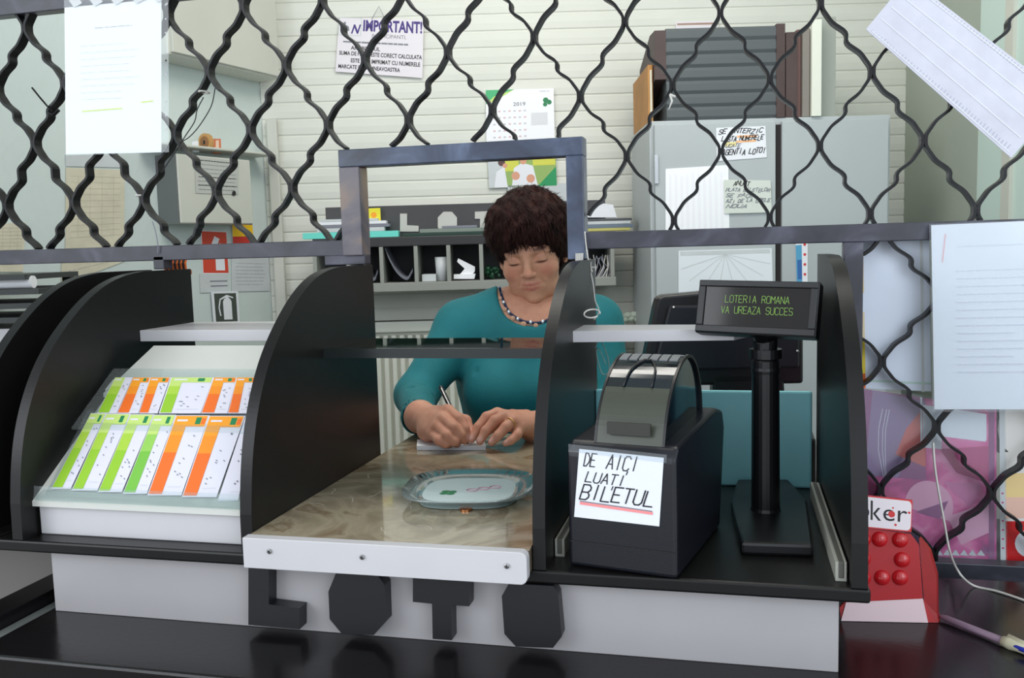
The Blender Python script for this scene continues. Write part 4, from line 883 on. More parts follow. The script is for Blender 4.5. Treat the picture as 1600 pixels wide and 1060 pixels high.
for (p0_, p1_, yt, mt, lab, dd) in ((1228, 1246, 50, BROWN, 'dark brown binder standing right of the ribbed box', .02), (1247, 1253, 46, mat('red_brown_cover', (110, 78, 72), .5), 'red brown binder second right of the ribbed box', .03), (1254, 1265, 44, mat('taupe_cover', (130, 124, 116), .5), 'taupe binder between brown and cream binders', .02)):
    A_, B_ = cbox(p0_, p1_, yt, dC+dd, dC+.26, zc); b = M(TV); b.box(A_, B_, mt); tag(b.build('binder', bevel=.001), lab, 'binder', 'binders on the cabinet')
A_, B_ = cbox(1267, 1282, 30, dC+.01, dC+.26, zc); b = M(TV); b.box(A_, B_, mat('cream_cover', (226, 228, 216), .5)); tag(b.build('binder', bevel=.001), 'tall cream binder on the cabinet beside the grey box', 'binder', 'binders on the cabinet')
A_, B_ = cbox(1284, 1312, 26, dC+.05, dC+.3, zc); b = M(TV); b.box(A_, B_, mat('grey_box_card', (160, 164, 156), .6)); tag(b.build('grey_box', bevel=.002), 'plain light grey box at the right of the binders', 'box')
s = wsheet([(1056, 34), (1122, 32), (1122, 60), (1056, 60)], MATS['sign_lilac_white']); s.words(.04, .16, .96, 1, .1, .006, mat('brown_ink', (170, 140, 124), .6), 1, (.04, .1)); tag(s.build('wall_label'), 'small label with faint brown lettering above the ribbed box', 'label')

# ------------------------------------------------------------------ left wall fittings
def lwbox(px0, py0, px1, py1, off, name=None, mt=CABW, side=CABS, **k):
    p = LW(px0, py0, off); q = LW(px1, py1, off); s0, s1 = sLW(p), sLW(q); z1_, z0_ = p[2], q[2]
    b = M(); b.hexa([LWp(s0, 0.001, z1_), LWp(s1, 0.001, z1_), LWp(s1, off, z1_), LWp(s0, off, z1_)], [LWp(s0, 0.001, z0_), LWp(s1, 0.001, z0_), LWp(s1, off, z0_), LWp(s0, off, z0_)], mt)
    return b, (s0, s1, z0_, z1_)
t = thing('wall_safe', 'off-white enamel wall box with a taped printed page and dark side', 'wall box')
b, (s0, s1, za, zb_) = lwbox(276, 240, 396, 350, .09); b.build('body', t, bevel=.003)
b = M(); b.hexa([LWp(s0+.001, .001, zb_), LWp(s0+.004, .001, zb_), LWp(s0+.004, .086, zb_), LWp(s0+.001, .086, zb_)], [LWp(s0+.001, .001, za), LWp(s0+.004, .001, za), LWp(s0+.004, .086, za), LWp(s0+.001, .086, za)], CABS); b.build('side_panel', t, label='dark grey side')
zt3 = zb_
s = Sheet([LW(x, y, .0925) for x, y in ((305, 245), (373, 252), (373, 304), (306, 302))], mat('grey_page', (190, 192, 186), .8), .001)
for k in range(8): s.words(.05, .08+k*.115, .95, 1, .1, .0022 if k in (0, 4, 6) else .0014, INK if k in (0, 4, 6) else GREYINK, .8, (.03, .09))
s.disc(.88, .97, .008, INK); s.build('page', t, label='grey printed page')
b, _ = lwbox(252, 226, 432, 240, .10); tag(b.build('wall_ledge', bevel=.003), 'cream ledge running above the enamel wall box', 'ledge'); zl_ = _[3]
b = M(); R_ = Matrix.Rotation(YAW-.5, 3, 'Z') @ Matrix.Rotation(math.pi/2, 3, 'X')
c = LW(322, 226, .05); b.lathe([(.027, -.006), (.027, .006)], (c[0], c[1], zl_+.027), mat('gold_wood', (196, 150, 90), .4), 24, R_); b.lathe([(.018, -.0075), (.018, .0075)], (c[0], c[1], zl_+.027), mat('gold_shade', (150, 104, 60), .4), 20, R_); b.sphere((c[0], c[1], zl_+.027), (.008, .01, .012), INK, 8, 6)
tag(b.build('round_ornament'), 'round golden ornament standing on the cream ledge', 'ornament')
s = Sheet([LW(x, y, .05) for x, y in ((334, 217), (345, 217), (346, 240), (334, 240))], mat('orange_icon', (214, 120, 80), .5), .006); s.rect(.25, .1, .7, .8, mat('icon_pale', (240, 210, 190), .5)); s.c = s.c; o_ = tag(s.build('small_icon'), 'small orange framed picture beside the round ornament', 'picture')
s = Sheet([LW(x, y, .05) for x, y in ((302, 221), (310, 220), (311, 238), (302, 238))], WHITEP, .006); tag(s.build('white_card'), 'small white card on the ledge left of the round ornament', 'card')
t = thing('wall_cupboard', 'pale enamel wall cupboard high in the left corner', 'cupboard')
b, (s0, s1, za, zb_) = lwbox(262, -60, 436, 124, .10, mt=CABW)
p_ = LW(262, 84, .10); q_ = LW(436, 124, .10); z_ = (p_[2]+q_[2])/2
s0, s1 = sLW(p_), sLW(q_)
b = M(); b.hexa([LWp(s0, .001, 2.1), LWp(s1, .001, 2.1), LWp(s1, .10, 2.1), LWp(s0, .10, 2.1)], [LWp(s0, .001, p_[2]), LWp(s1, .001, q_[2]), LWp(s1, .10, q_[2]), LWp(s0, .10, p_[2])], CABW); b.build('body', t, bevel=.004)
b = M(); b.hexa([LWp(s0-.01, .098, 2.09), LWp(s1+.01, .098, 2.09), LWp(s1+.01, .112, 2.09), LWp(s0-.01, .112, 2.09)], [LWp(s0-.01, .098, p_[2]+.006), LWp(s1+.01, .098, q_[2]+.006), LWp(s1+.01, .112, q_[2]+.006), LWp(s0-.01, .112, p_[2]+.006)], CABW); b.build('door', t, bevel=.002)
def lws(name, pts, mt, label, cat, det=None, off=.003, **k):
    s = Sheet([LW(x, y, off) for x, y in pts], mt, .001, **k)
    if det: det(s)
    return tag(s.build(name), label, cat)
def tbl(s):
    for k in range(11): s.line([(.08, .10+k*.075), (.92, .10+k*.075)], .0008, mat('sepia_line', (186, 180, 158), .8))
    for k in range(4): s.line([(.2+k*.2, .1), (.2+k*.2, .85)], .0008, MATS['sepia_line'])
lws('paper_sheet', ((103, 262), (195, 266), (194, 384), (102, 392)), CREAM, 'yellowed table sheet on the left wall below the bright sleeve', 'paper', tbl)
lws('paper_sheet', ((102, 242), (192, 242), (194, 262), (103, 260)), GREYP, 'grey sheet edge above the yellowed table sheet', 'paper')
lws('paper_sheet', ((96, 398), (196, 396), (196, 408), (96, 446)), CREAM, 'yellowed sheet just under the grille bar at left', 'paper', lambda s: s.words(.1, .3, .9, 2, .3, .001, GREYINK))
lws('paper_sheet', ((-20, 350), (40, 348), (36, 425), (-20, 425)), CREAM, 'cream sheet at the far left edge above the dark rack', 'paper', tbl)
def ext(s):
    s.rect(.02, .02, .98, .98, mat('sign_red_orange', (214, 74, 52), .5)); s.poly([(.3, .42), (.5, .12), (.7, .18), (.62, .3), (.85, .38), (.5, .40)], WHITEP); s.rect(.5, .60, .85, .92, WHITEP); s.line([(.72, .3), (.3, .5)], .006, WHITEP)
lws('fire_sign', ((314, 360), (354, 362), (358, 428), (317, 428)), MATS.get('r') or WHITEP, 'red fire equipment sign on the left wall', 'sign', ext)
lws('paper_sheet', ((312, 428), (356, 428), (358, 456), (313, 458)), GREYP, 'pale label sheet with two faint text lines under the red sign', 'paper', lambda s: s.words(.35, .4, .95, 2, .26, .004, GREYINK, 1, (.05, .1)))
def flag(s):
    s.rect(0, 0, 1, .30, mat('flag_blue', (52, 56, 120), .5)); s.rect(0, .30, 1, .70, mat('flag_yellow', (246, 196, 20), .5)); s.rect(0, .70, 1, 1, mat('flag_red', (206, 50, 40), .5)); s.poly([(0, .25), (.22, .34), (.2, .9), (0, .6)], mat('flag_shadow_fold', (60, 50, 60), .5)) if False else None
lws('tricolour_sticker', ((362, 337), (393, 338), (397, 383), (364, 384)), WHITEP, 'blue, yellow and red striped sticker on the left wall', 'sticker', flag, off=.006)
lws('paper_sheet', ((362, 400), (420, 402), (422, 455), (362, 456)), GREYP, 'grey text sheet right of the red fire sign', 'paper', lambda s: s.words(.1, .2, .9, 7, .1, .0008, GREYINK))
def ex2(s):
    s.rect(.09, .06, .91, .94, mat('sign_dark_green', (72, 80, 74), .5)); s.poly(rr2(.40, .22, .72, .88), WHITEP); s.rect(.5, .12, .62, .22, WHITEP); s.line([(.5, .16), (.3, .25), (.24, .5), (.28, .75)], .005, WHITEP); s.line([(.55, .13), (.78, .2)], .004, WHITEP)
def rr2(u0, v0, u1, v1): return [(u0, v0+.1), (u0+.06, v0), (u1-.06, v0), (u1, v0+.1), (u1, v1), (u0, v1)]
lws('extinguisher_sign', ((330, 456), (372, 455), (375, 505), (334, 506)), WHITEP, 'white framed sign with an extinguisher symbol above the white shelf', 'sign', ex2, off=.01)
# dark rack low on the left
t = thing('dark_rack', 'dark metal rack with shelves at the far left behind the grille', 'rack')
dK = 2.0
b = M(TV)
for y in (430, 453, 475, 497): p = DV(0, y, dK); b.box((-1.6, dK, p[2]-.012), (DV(38 if y < 450 else 60, y, dK)[0], dK+.25, p[2]), mat('rack_dark', (56, 60, 60), .5))
b.build('shelf', t)
b = M(TV); p = DV(36, 500, dK); b.box((p[0]-.02, dK+.23, .3), (p[0], dK+.25, DV(36, 430, dK)[2]), MATS['rack_dark']); b.build('post', t)
b = M(TV); b.box((-1.6, dK+.02, .3), (DV(80, 520, dK)[0], dK+.3, DV(20, 515, dK)[2]), WHITEL); b.build('white_cabinet', t, label='white lower cabinet of the rack')
b = M(TV); p = DV(0, 453, dK); p[2] += .0145; b.tube([(-1.5, dK+.03, p[2]), (DV(42, 443, dK)[0], dK+.03, p[2])], .014, BRIGHTP, 14); tag(b.build('paper_roll'), 'white paper roll on the dark rack at far left', 'roll')

# ------------------------------------------------------------------ the clerk: distance fields turned into smooth surfaces
class Field:
    def __init__(s, lo, hi, h, R=None, o=None):
        s.lo = np.array(lo, float); s.h = h; s.n = np.ceil((np.array(hi)-s.lo)/h).astype(int)+1
        s.ax = [s.lo[k]+h*np.arange(s.n[k]) for k in range(3)]; s.F = np.full(s.n, .05, np.float32); s.R = R; s.o = o
    def _sl(s, lo, hi):
        i0 = np.maximum(0, np.floor((np.array(lo)-s.lo)/s.h).astype(int)); i1 = np.minimum(s.n, np.ceil((np.array(hi)-s.lo)/s.h).astype(int)+1)
        if (i1 <= i0).any(): return None, None
        sl = tuple(slice(a, b_) for a, b_ in zip(i0, i1))
        g = np.meshgrid(*[s.ax[k][sl[k]] for k in range(3)], indexing='ij', sparse=True); return sl, g
    def comb(s, sl, d, k, sub=False):
        A = s.F[sl]; d = d.astype(np.float32)
        if sub:
            d = -d; h = np.clip(.5-.5*(d-A)/k, 0, 1) if False else np.clip(.5+.5*(d-A)/k, 0, 1); s.F[sl] = A*(1-h)+d*h+k*h*(1-h)
        else:
            h = np.clip(.5+.5*(A-d)/k, 0, 1); s.F[sl] = A*(1-h)+d*h-k*h*(1-h)
    def ell(s, c, r, k=.01, sub=False, R=None):
        c = np.array(c, float); r = np.array([r]*3 if np.isscalar(r) else r, float); m_ = r.max()+.02+k
        sl, g = s._sl(c-m_, c+m_)
        if sl is None: return s
        x, y, z = g[0]-c[0], g[1]-c[1], g[2]-c[2]
        if R is not None: x, y, z = (R[0][0]*x+R[1][0]*y+R[2][0]*z, R[0][1]*x+R[1][1]*y+R[2][1]*z, R[0][2]*x+R[1][2]*y+R[2][2]*z)
        k0 = np.sqrt((x/r[0])**2+(y/r[1])**2+(z/r[2])**2)+1e-6; k1 = np.sqrt((x/r[0]**2)**2+(y/r[1]**2)**2+(z/r[2]**2)**2)+1e-6
        s.comb(sl, k0*(k0-1)/k1, k, sub); return s
    def cap(s, a, b_, ra, rb=None, k=.01, sub=False, sq=(1, 1, 1)):
        a = np.array(a, float); b_ = np.array(b_, float); rb = ra if rb is None else rb; m_ = max(ra, rb)+.02+k
        sl, g = s._sl(np.minimum(a, b_)-m_, np.maximum(a, b_)+m_)
        if sl is None: return s
        x, y, z = g[0]-a[0], g[1]-a[1], g[2]-a[2]; v = b_-a; L = v@v+1e-12
        t_ = np.clip((x*v[0]+y*v[1]+z*v[2])/L, 0, 1)
        d = np.sqrt(((x-v[0]*t_)*sq[0])**2+((y-v[1]*t_)*sq[1])**2+((z-v[2]*t_)*sq[2])**2)-(ra+(rb-ra)*t_); s.comb(sl, d, k, sub); return s
    def chain(s, pts, rs, k=.004):
        for i in range(len(pts)-1): s.cap(pts[i], pts[i+1], rs[i], rs[i+1], k)
        return s
    def mesh(s):
        F = s.F; S = F < 0; nx, ny, nz = F.shape
        acc = np.zeros((nx-1, ny-1, nz-1, 3), np.float32); cnt = np.zeros((nx-1, ny-1, nz-1), np.float32)
        for ax in range(3):
            o1, o2 = [(1, 2), (0, 2), (0, 1)][ax]
            a = [slice(None)]*3; b_ = [slice(None)]*3; a[ax] = slice(0, -1); b_[ax] = slice(1, None)
            fa, fb = F[tuple(a)], F[tuple(b_)]; cr_ = (fa < 0) != (fb < 0)
            t_ = np.where(cr_, fa/(fa-fb+1e-12), 0)
            for da in (0, 1):
                for db in (0, 1):
                    sl = [slice(None)]*3; sl[o1] = slice(da, F.shape[o1]-1+da); sl[o2] = slice(db, F.shape[o2]-1+db); sl = tuple(sl)
                    c_ = cr_[sl]; cnt += c_; acc[..., ax] += np.where(c_, t_[sl], 0); acc[..., o1] += c_*da; acc[..., o2] += c_*db
        idx = np.argwhere(cnt > 0); vid = -np.ones(cnt.shape, int); vid[tuple(idx.T)] = np.arange(len(idx))
        P = s.lo+(idx+acc[tuple(idx.T)]/cnt[tuple(idx.T)][:, None])*s.h
        Q = []
        for ax in range(3):
            o1, o2 = [(1, 2), (2, 0), (0, 1)][ax]
            a = [slice(None)]*3; b_ = [slice(None)]*3; a[ax] = slice(0, -1); b_[ax] = slice(1, None)
            for k_ in (o1, o2): a[k_] = slice(1, -1); b_[k_] = slice(1, -1)
            fa, fb = S[tuple(a)], S[tuple(b_)]
            for flip, mk in ((False, fa & ~fb), (True, ~fa & fb)):
                e = np.argwhere(mk)
                if not len(e): continue
                e[:, o1] += 1; e[:, o2] += 1
                def at(d1, d2):
                    q = e.copy(); q[:, o1] -= d1; q[:, o2] -= d2; return vid[tuple(q.T)]
                qd = np.stack([at(1, 1), at(0, 1), at(0, 0), at(1, 0)], 1); Q.append(qd[:, ::-1] if flip else qd)
        Q = np.concatenate(Q); Q = Q[(Q >= 0).all(1)]
        for _ in range(2):      # light relaxation
            sm = np.zeros_like(P); c2 = np.zeros(len(P))
            for k_ in range(4):
                np.add.at(sm, Q[:, k_], P[Q[:, (k_+1) % 4]]); np.add.at(sm, Q[:, k_], P[Q[:, (k_-1) % 4]]); np.add.at(c2, Q[:, k_], 2)
            P = P*.55+.45*sm/np.maximum(c2, 1)[:, None]
        return P, Q
def npmesh(name, parts, mt, parent, cols=None):
    vs = np.concatenate([p for p, q in parts]); off = 0; qs = []
    for p, q in parts: qs.append(q+off); off += len(p)
    qs = np.concatenate(qs); me = bpy.data.meshes.new(name)
    me.vertices.add(len(vs)); me.vertices.foreach_set('co', vs.astype(np.float32).ravel()); me.loops.add(len(qs)*4); me.loops.foreach_set('vertex_index', qs.astype(np.int32).ravel())
    me.polygons.add(len(qs)); me.polygons.foreach_set('loop_start', np.arange(len(qs), dtype=np.int32)*4); me.polygons.foreach_set('loop_total', np.full(len(qs), 4, np.int32)); me.polygons.foreach_set('use_smooth', np.ones(len(qs), bool))
    me.update(); me.materials.append(mt)
    if cols is not None:
        ca = me.color_attributes.new('Col', 'FLOAT_COLOR', 'POINT'); ca.data.foreach_set('color', np.concatenate([cols, np.ones((len(cols), 1))], 1).astype(np.float32).ravel())
    o = bpy.data.objects.new(name, me); COL.objects.link(o); o.parent = parent; return o
def V3(px, py, d): return toW(D(px, py, d))       # pixel at a distance -> room-frame coordinates (x, away, up)
def toworld(P): return np.array([0, -1, 0])+P[:, :1]*_r+P[:, 1:2]*FW+P[:, 2:]*np.array([0, 0, 1.])

per = thing('person', 'person with short dark auburn hair in a teal sweater writing at the slab', 'person')
DH = 1.93
# head frame: x to the viewer's right, y away from the face, z up
def Rm(ax, a):
    c, s_ = math.cos(a), math.sin(a)
    return np.array({'x': [[1, 0, 0], [0, c, -s_], [0, s_, c]], 'y': [[c, 0, s_], [0, 1, 0], [-s_, 0, c]], 'z': [[c, -s_, 0], [s_, c, 0], [0, 0, 1]]}[ax])
RH = Rm('z', math.radians(-11)) @ Rm('y', math.radians(-6)) @ Rm('x', math.radians(14))
HC = V3(831, 392, DH+.035)
SC = .92
def h2r(p): return HC+SC*(np.atleast_2d(p) @ RH.T)
def r2h(p): return ((np.atleast_2d(p)-HC) @ RH)[0]/SC
f = Field((-.11, -.135, -.30), (.11, .13, .14), .0021)
f.ell((0, .014, .035), (.074, .092, .080), .01); f.ell((0, -.016, -.004), (.064, .070, .090), .02); f.ell((0, -.026, -.060), (.050, .054, .044), .02)
f.ell((0, -.070, -.092), (.019, .016, .015), .02)
for sx in (-1, 1):
    f.ell((sx*.040, -.056, -.030), (.024, .020, .024), .02); f.ell((sx*.037, -.044, -.074), (.020, .022, .024), .02)
    f.cap((sx*.012, -.082, .017), (sx*.046, -.068, .016), .008, .006, .012)
    f.ell((sx*.032, -.090, .000), (.017, .012, .010), .012, sub=True)
    f.ell((sx*.031, -.0715, .000), (.0145, .0125, .0115), .003)
    f.ell((sx*.031, -.0765, -.004), (.0135, .0085, .006), .003)
f.cap((0, -.079, .014), (0, -.099, -.024), .0065, .0095, .010); f.ell((0, -.103, -.030), (.0105, .0095, .009), .006)
for sx in (-1, 1): f.ell((sx*.0125, -.094, -.032), (.0070, .008, .0065), .005); f.ell((sx*.0062, -.0995, -.0395), (.0032, .004, .003), .002, sub=True)
f.ell((0, -.068, -.058), (.029, .018, .022), .016)
for sx in (-1, 1):
    f.cap((sx*.0015, -.0895, -.0550), (sx*.024, -.0780, -.0600), .0024, .0012, .005); f.cap((0, -.0865, -.0665), (sx*.018, -.078, -.0625), .0034, .002, .005)
    f.cap((sx*.001, -.0965, -.0605), (sx*.020, -.0845, -.0612), .0016, .001, .0022, sub=True)
    f.cap((sx*.017, -.091, -.036), (sx*.030, -.079, -.060), .0022, .002, .006, sub=True)
    f.ell((sx*.0745, .010, -.006), (.007, .017, .030), .004, R=Rm('z', sx*.35)); f.ell((sx*.082, .004, -.004), (.004, .009, .019), .004, sub=True); f.ell((sx*.074, .001, -.030), (.006, .008, .009), .004)
nb = r2h(V3(838, 515, DH+.085))
f.cap((0, .030, -.060), nb, .050, .056, .020)
f.cap((0, -.040, -.086), (0, -.005, -.125), .026, .036, .02)
# upper chest seen in the neckline, in head coordinates
ch = [r2h(V3(826, 540, DH+.06)), r2h(V3(760, 505, DH+.11)), r2h(V3(900, 505, DH+.11))]
f.cap(ch[1], ch[2], .052, .052, .04); f.ell(ch[0], (.09, .075, .075), .05)
P, Q = f.mesh(); PH = P.copy()
def lerp(c, a, w_): return c*(1-w_[:, None])+np.array(a)*w_[:, None]
def gs(P, c, r): r = np.array(r); return np.exp(-(((P-np.array(c))/r)**2).sum(1))
sk = lambda c: np.array(lin(c))
c = np.tile(sk((206, 152, 124)), (len(P), 1))
c = lerp(c, sk((196, 116, 96)), .55*(gs(P, (.04, -.07, -.03), (.022, .03, .02))+gs(P, (-.04, -.07, -.03), (.022, .03, .02)))); c = lerp(c, sk((200, 124, 104)), .5*gs(P, (0, -.105, -.03), (.012, .012, .012)))
lipu = np.clip(1.4*gs(P, (0, -.092, -.056), (.022, .02, .0028)), 0, 1); lipl = np.clip(1.4*gs(P, (0, -.090, -.0665), (.018, .02, .0036)), 0, 1); c = lerp(c, sk((190, 104, 96)), np.clip(lipu+lipl, 0, .7))
for sx in (-1, 1):
    br = np.clip(1.5*gs(P, (sx*.032, -.078, .0215), (.017, .02, .0042)), 0, .9); c = lerp(c, sk((84, 50, 42)), br)
    ls = np.clip(1.5*gs(P, (sx*.031, -.082, -.0085), (.012, .014, .0020)), 0, .85); c = lerp(c, sk((58, 36, 32)), ls)
    c = lerp(c, sk((170, 116, 96)), np.clip(.5*gs(P, (sx*.031, -.08, .004), (.015, .02, .007)), 0, 1))
c = lerp(c, sk((204, 140, 116)), np.clip((-P[:, 2]-.11)/.05, 0, 1)*.6)
SKIN = bpy.data.materials.new('skin'); SKIN.use_nodes = True; nt = SKIN.node_tree; bs = nt.nodes['Principled BSDF']; va = nt.nodes.new('ShaderNodeVertexColor'); va.layer_name = 'Col'
nz = nt.nodes.new('ShaderNodeTexNoise'); nz.inputs['Scale'].default_value = 60; mx = nt.nodes.new('ShaderNodeMixRGB'); mx.blend_type = 'OVERLAY'; mx.inputs[0].default_value = .22; tcn = nt.nodes.new('ShaderNodeTexCoord')
nt.links.new(tcn.outputs['Object'], nz.inputs['Vector']); nt.links.new(va.outputs[0], mx.inputs[1]); nt.links.new(nz.outputs['Fac'], mx.inputs[2]); nt.links.new(mx.outputs[0], bs.inputs['Base Color'])
bs.inputs['Roughness'].default_value = .5; bs.inputs['Subsurface Weight'].default_value = .12; bs.inputs['Subsurface Radius'].default_value = (.01, .004, .002); bs.inputs['Subsurface Scale'].default_value = .6; bs.inputs['Specular IOR Level'].default_value = .35
parts = [(toworld(h2r(P)), Q)]; cols = [c]

# hands, in room coordinates
zt = ZS+.001
def hpt(px, py, d, zmin=None):
    p = V3(px, py, d)
    if zmin is not None: p[2] = max(p[2], zmin)
    return p
def hand_cols(P, nails):
    c = np.tile(sk((212, 152, 128)), (len(P), 1))
    for n_, r_ in nails: c = lerp(c, sk((232, 182, 172)), np.clip(1.3*gs(P, n_, (r_, r_, r_)), 0, .9))
    return c
# writing hand (left in the picture)
wr = hpt(657, 652, 1.66); el = hpt(652, 634, 1.75)
f = Field(np.minimum(wr, el)-.06, np.array([hpt(742, 700, 1.5)[0]+.02, wr[1]+.16, wr[2]+.07]), .0019) if False else Field((-.235, 1.44, .865), (-.06, 1.86, .985), .0019)
cen = hpt(683, 662, 1.595)
kn = [hpt(700, 641, 1.575), hpt(692, 654, 1.555), hpt(684, 667, 1.548), hpt(675, 678, 1.552)]
f.cap(el, wr, .024, .0265, .01); f.cap(wr, cen, .026, .022, .02)
for q in kn: f.cap(wr+(q-wr)*.35, q, .015, .0105, .012)
f.ell(hpt(672, 676, 1.59), (.022, .026, .017), .015)
tip = hpt(732, 690, 1.545)
F1 = [kn[0], hpt(717, 655, 1.545), hpt(726, 670, 1.537), hpt(731, 683, 1.540)]
F2 = [kn[1], hpt(708, 668, 1.528), hpt(720, 680, 1.530), hpt(727, 689, 1.538)]
F3 = [kn[2], hpt(698, 681, 1.520), hpt(710, 690, 1.522), hpt(714, 694, 1.535)]
F4 = [kn[3], hpt(686, 689, 1.520), hpt(696, 694, 1.520), hpt(701, 696, 1.532)]
for ch_, r_ in ((F1, .0090), (F2, .0093), (F3, .0088), (F4, .0080)):
    ch_ = [np.array([q[0], q[1], max(q[2], zt+r_*.95)]) for q in ch_]; f.chain(ch_, [r_*1.12, r_*1.02, r_*.94, r_*.78], .0035)
TH_ = [hpt(676, 652, 1.61), hpt(706, 650, 1.60), hpt(727, 658, 1.575), hpt(736, 676, 1.556)]
f.chain(TH_, [.015, .0115, .0100, .0080], .006)
P, Q = f.mesh(); parts.append((toworld(P), Q)); cols.append(hand_cols(P, [(F1[3]+np.array([0, -.006, .003]), .005), (TH_[3]+np.array([0, -.006, .002]), .006)]))
# resting hand (right in the picture)
f = Field((-.085, 1.43, .865), (.175, 1.82, .985), .0019)
wr2 = hpt(838, 668, 1.60); el2 = hpt(905, 655, 1.70)
f.cap(el2, wr2, .032, .0255, .01)
kn2 = [hpt(777, 646, 1.575), hpt(789, 650, 1.555), hpt(802, 658, 1.545), hpt(812, 669, 1.545)]
cen2 = hpt(806, 660, 1.575); f.cap(wr2, cen2, .023, .020, .02)
for q in kn2: f.cap(wr2+(q-wr2)*.3, q, .014, .0103, .012)
Gs = [[kn2[0], hpt(760, 652, 1.562), hpt(747, 668, 1.548), hpt(737, 687, 1.536)], [kn2[1], hpt(773, 658, 1.542), hpt(759, 674, 1.530), hpt(750, 690, 1.522)],
      [kn2[2], hpt(790, 668, 1.530), hpt(778, 681, 1.520), hpt(768, 692, 1.516)], [kn2[3], hpt(808, 680, 1.530), hpt(798, 689, 1.520), hpt(790, 693, 1.518)]]
nl = []
for ch_, r_ in zip(Gs, (.0088, .0092, .0088, .0078)):
    ch_ = [np.array([q[0], q[1], max(q[2], zt+r_*.9)]) for q in ch_]; f.chain(ch_, [r_*1.12, r_*1.03, r_*.93, r_*.74], .0030); nl.append((ch_[3]+np.array([-.002, -.004, .005]), .0055))
T2_ = [hpt(822, 652, 1.62), hpt(800, 650, 1.63), hpt(776, 662, 1.62), hpt(760, 676, 1.60)]
f.chain([np.array([q[0], q[1], max(q[2], zt+.009)]) for q in T2_], [.014, .011, .0095, .0078], .005)
P, Q = f.mesh(); parts.append((toworld(P), Q)); cols.append(hand_cols(P, nl))

# torso, shoulders and arms: one field for the body, a slightly larger one for the sweater
DT = 1.96
sh1 = V3(722, 512, DT+.02); sh2 = V3(930, 505, DT+.03); e1 = V3(650, 618, DT-.09); w1 = V3(654, 648, 1.70); e2 = V3(962, 640, DT-.06); w2 = V3(852, 668, 1.625)
def torso(f, g):
    cx = (sh1[0]+sh2[0])/2
    f.ell((cx, DT+.03, sh1[2]-.10), (.165+g, .105+g, .19+g), .03); f.ell((cx, DT+.0, sh1[2]-.02), (.150+g, .075+g, .085+g), .05)
    f.ell((cx-.07, DT-.065, sh1[2]-.135), (.072+g, .060+g, .072+g), .05); f.ell((cx+.07, DT-.065, sh1[2]-.135), (.072+g, .060+g, .072+g), .05)
    f.ell((cx, DT+.02, sh1[2]-.30), (.155+g, .115+g, .16+g), .06)
    f.cap((cx-.03, DT+.03, sh1[2]+.035), sh1, .052+g, .056+g, .04); f.cap((cx+.03, DT+.03, sh1[2]+.035), sh2, .052+g, .056+g, .04)
    f.cap(sh1, e1, .054+g, .043+g, .03); f.cap(e1, w1, .041+g, .031+g, .02)
    f.cap(sh2, e2, .054+g, .045+g, .03); f.cap(e2, w2, .042+g, .029+g, .02)
f = Field((-.33, 1.62, .55), (.32, 2.12, 1.22), .006); torso(f, -.008)
P, Q = f.mesh(); parts.append((toworld(P), Q)); cols.append(np.tile(sk((206, 150, 124)), (len(P), 1)))
body = npmesh('body', parts, SKIN, per, np.concatenate(cols))
f = Field((-.35, 1.56, .50), (.34, 2.14, 1.24), .0042); torso(f, 0)
# scooped neckline: an ellipse in the picture plane carried through the garment
nk = V3(832, 440, DT-.06)
for (px, py, rx, rz) in ((832, 458, .073, .066), (826, 478, .055, .040)):
    q = V3(px, py, DT-.06)
    sl, g_ = f._sl((q[0]-.12, 1.62, q[2]-.12), (q[0]+.12, 2.02, q[2]+.2))
    X_, Y_, Z_ = g_; kk = np.sqrt(((X_-q[0])/rx)**2+((Z_-q[2])/rz)**2)+0*Y_; f.comb(sl, (kk-1)*min(rx, rz), .006, sub=True)
# creases in the sleeves
for (a_, b2, r_) in ((V3(632, 592, DT-.165), V3(672, 600, DT-.15), .003), (V3(640, 606, DT-.17), V3(684, 626, DT-.16), .003), (V3(728, 540, DT-.09), V3(742, 580, DT-.09), .005)): f.cap(a_, b2, r_, r_, .010, sub=True)
for cpt, dirn in ((w1, w1-e1), (w2, w2-e2)):    # open cuffs
    dn = dirn/np.linalg.norm(dirn); f.cap(cpt+dn*.028, cpt+dn*.075, .036, .036, .003, sub=True); f.cap(cpt-dn*.004, cpt+dn*.02, .0335, .0345, .003)
    f.cap(cpt+dn*.004, cpt+dn*.06, .0290, .0315, .002, sub=True)
TEAL = mat('teal_knit', (4, 112, 120), .75, vary=.10, vscale=14, bump=.12, bscale=350, sheen=.03)
P, Q = f.mesh(); swt = npmesh('sweater', [(toworld(P), Q)], TEAL, per)
# neckline beads, cord and peach drops laid on the sweater edge
from mathutils.bvhtree import BVHTree
bv = BVHTree.FromPolygons([tuple(v.co) for v in swt.data.vertices], [tuple(p.vertices) for p in swt.data.polygons])
bh = BVHTree.FromPolygons([tuple(v.co) for v in body.data.vertices], [tuple(p.vertices) for p in body.data.polygons])
def onit(px, py):
    d = Vector(ray(px, py)).normalized(); o_ = Vector(CP); best = None
    for t_ in (bv, bh):
        h_ = t_.ray_cast(o_+d*1.45, d, 1.2)
        if h_[0] is not None and (best is None or (h_[0]-o_).length < (best-o_).length): best = h_[0]
    return np.array(best-d*.003) if best is not None else D(px, py, DT-.1)
path = [(781, 450), (782, 456), (785, 466), (790, 479), (797, 490), (808, 498), (820, 503), (834, 505), (848, 504), (860, 498)]
b = M(); b.tube([onit(*q) for q in path], .0028, mat('dark_teal_cord', (16, 44, 84), .5), 6); b.build('neckline_cord', per, smooth=True, label='dark blue neckline cord')
b = M()
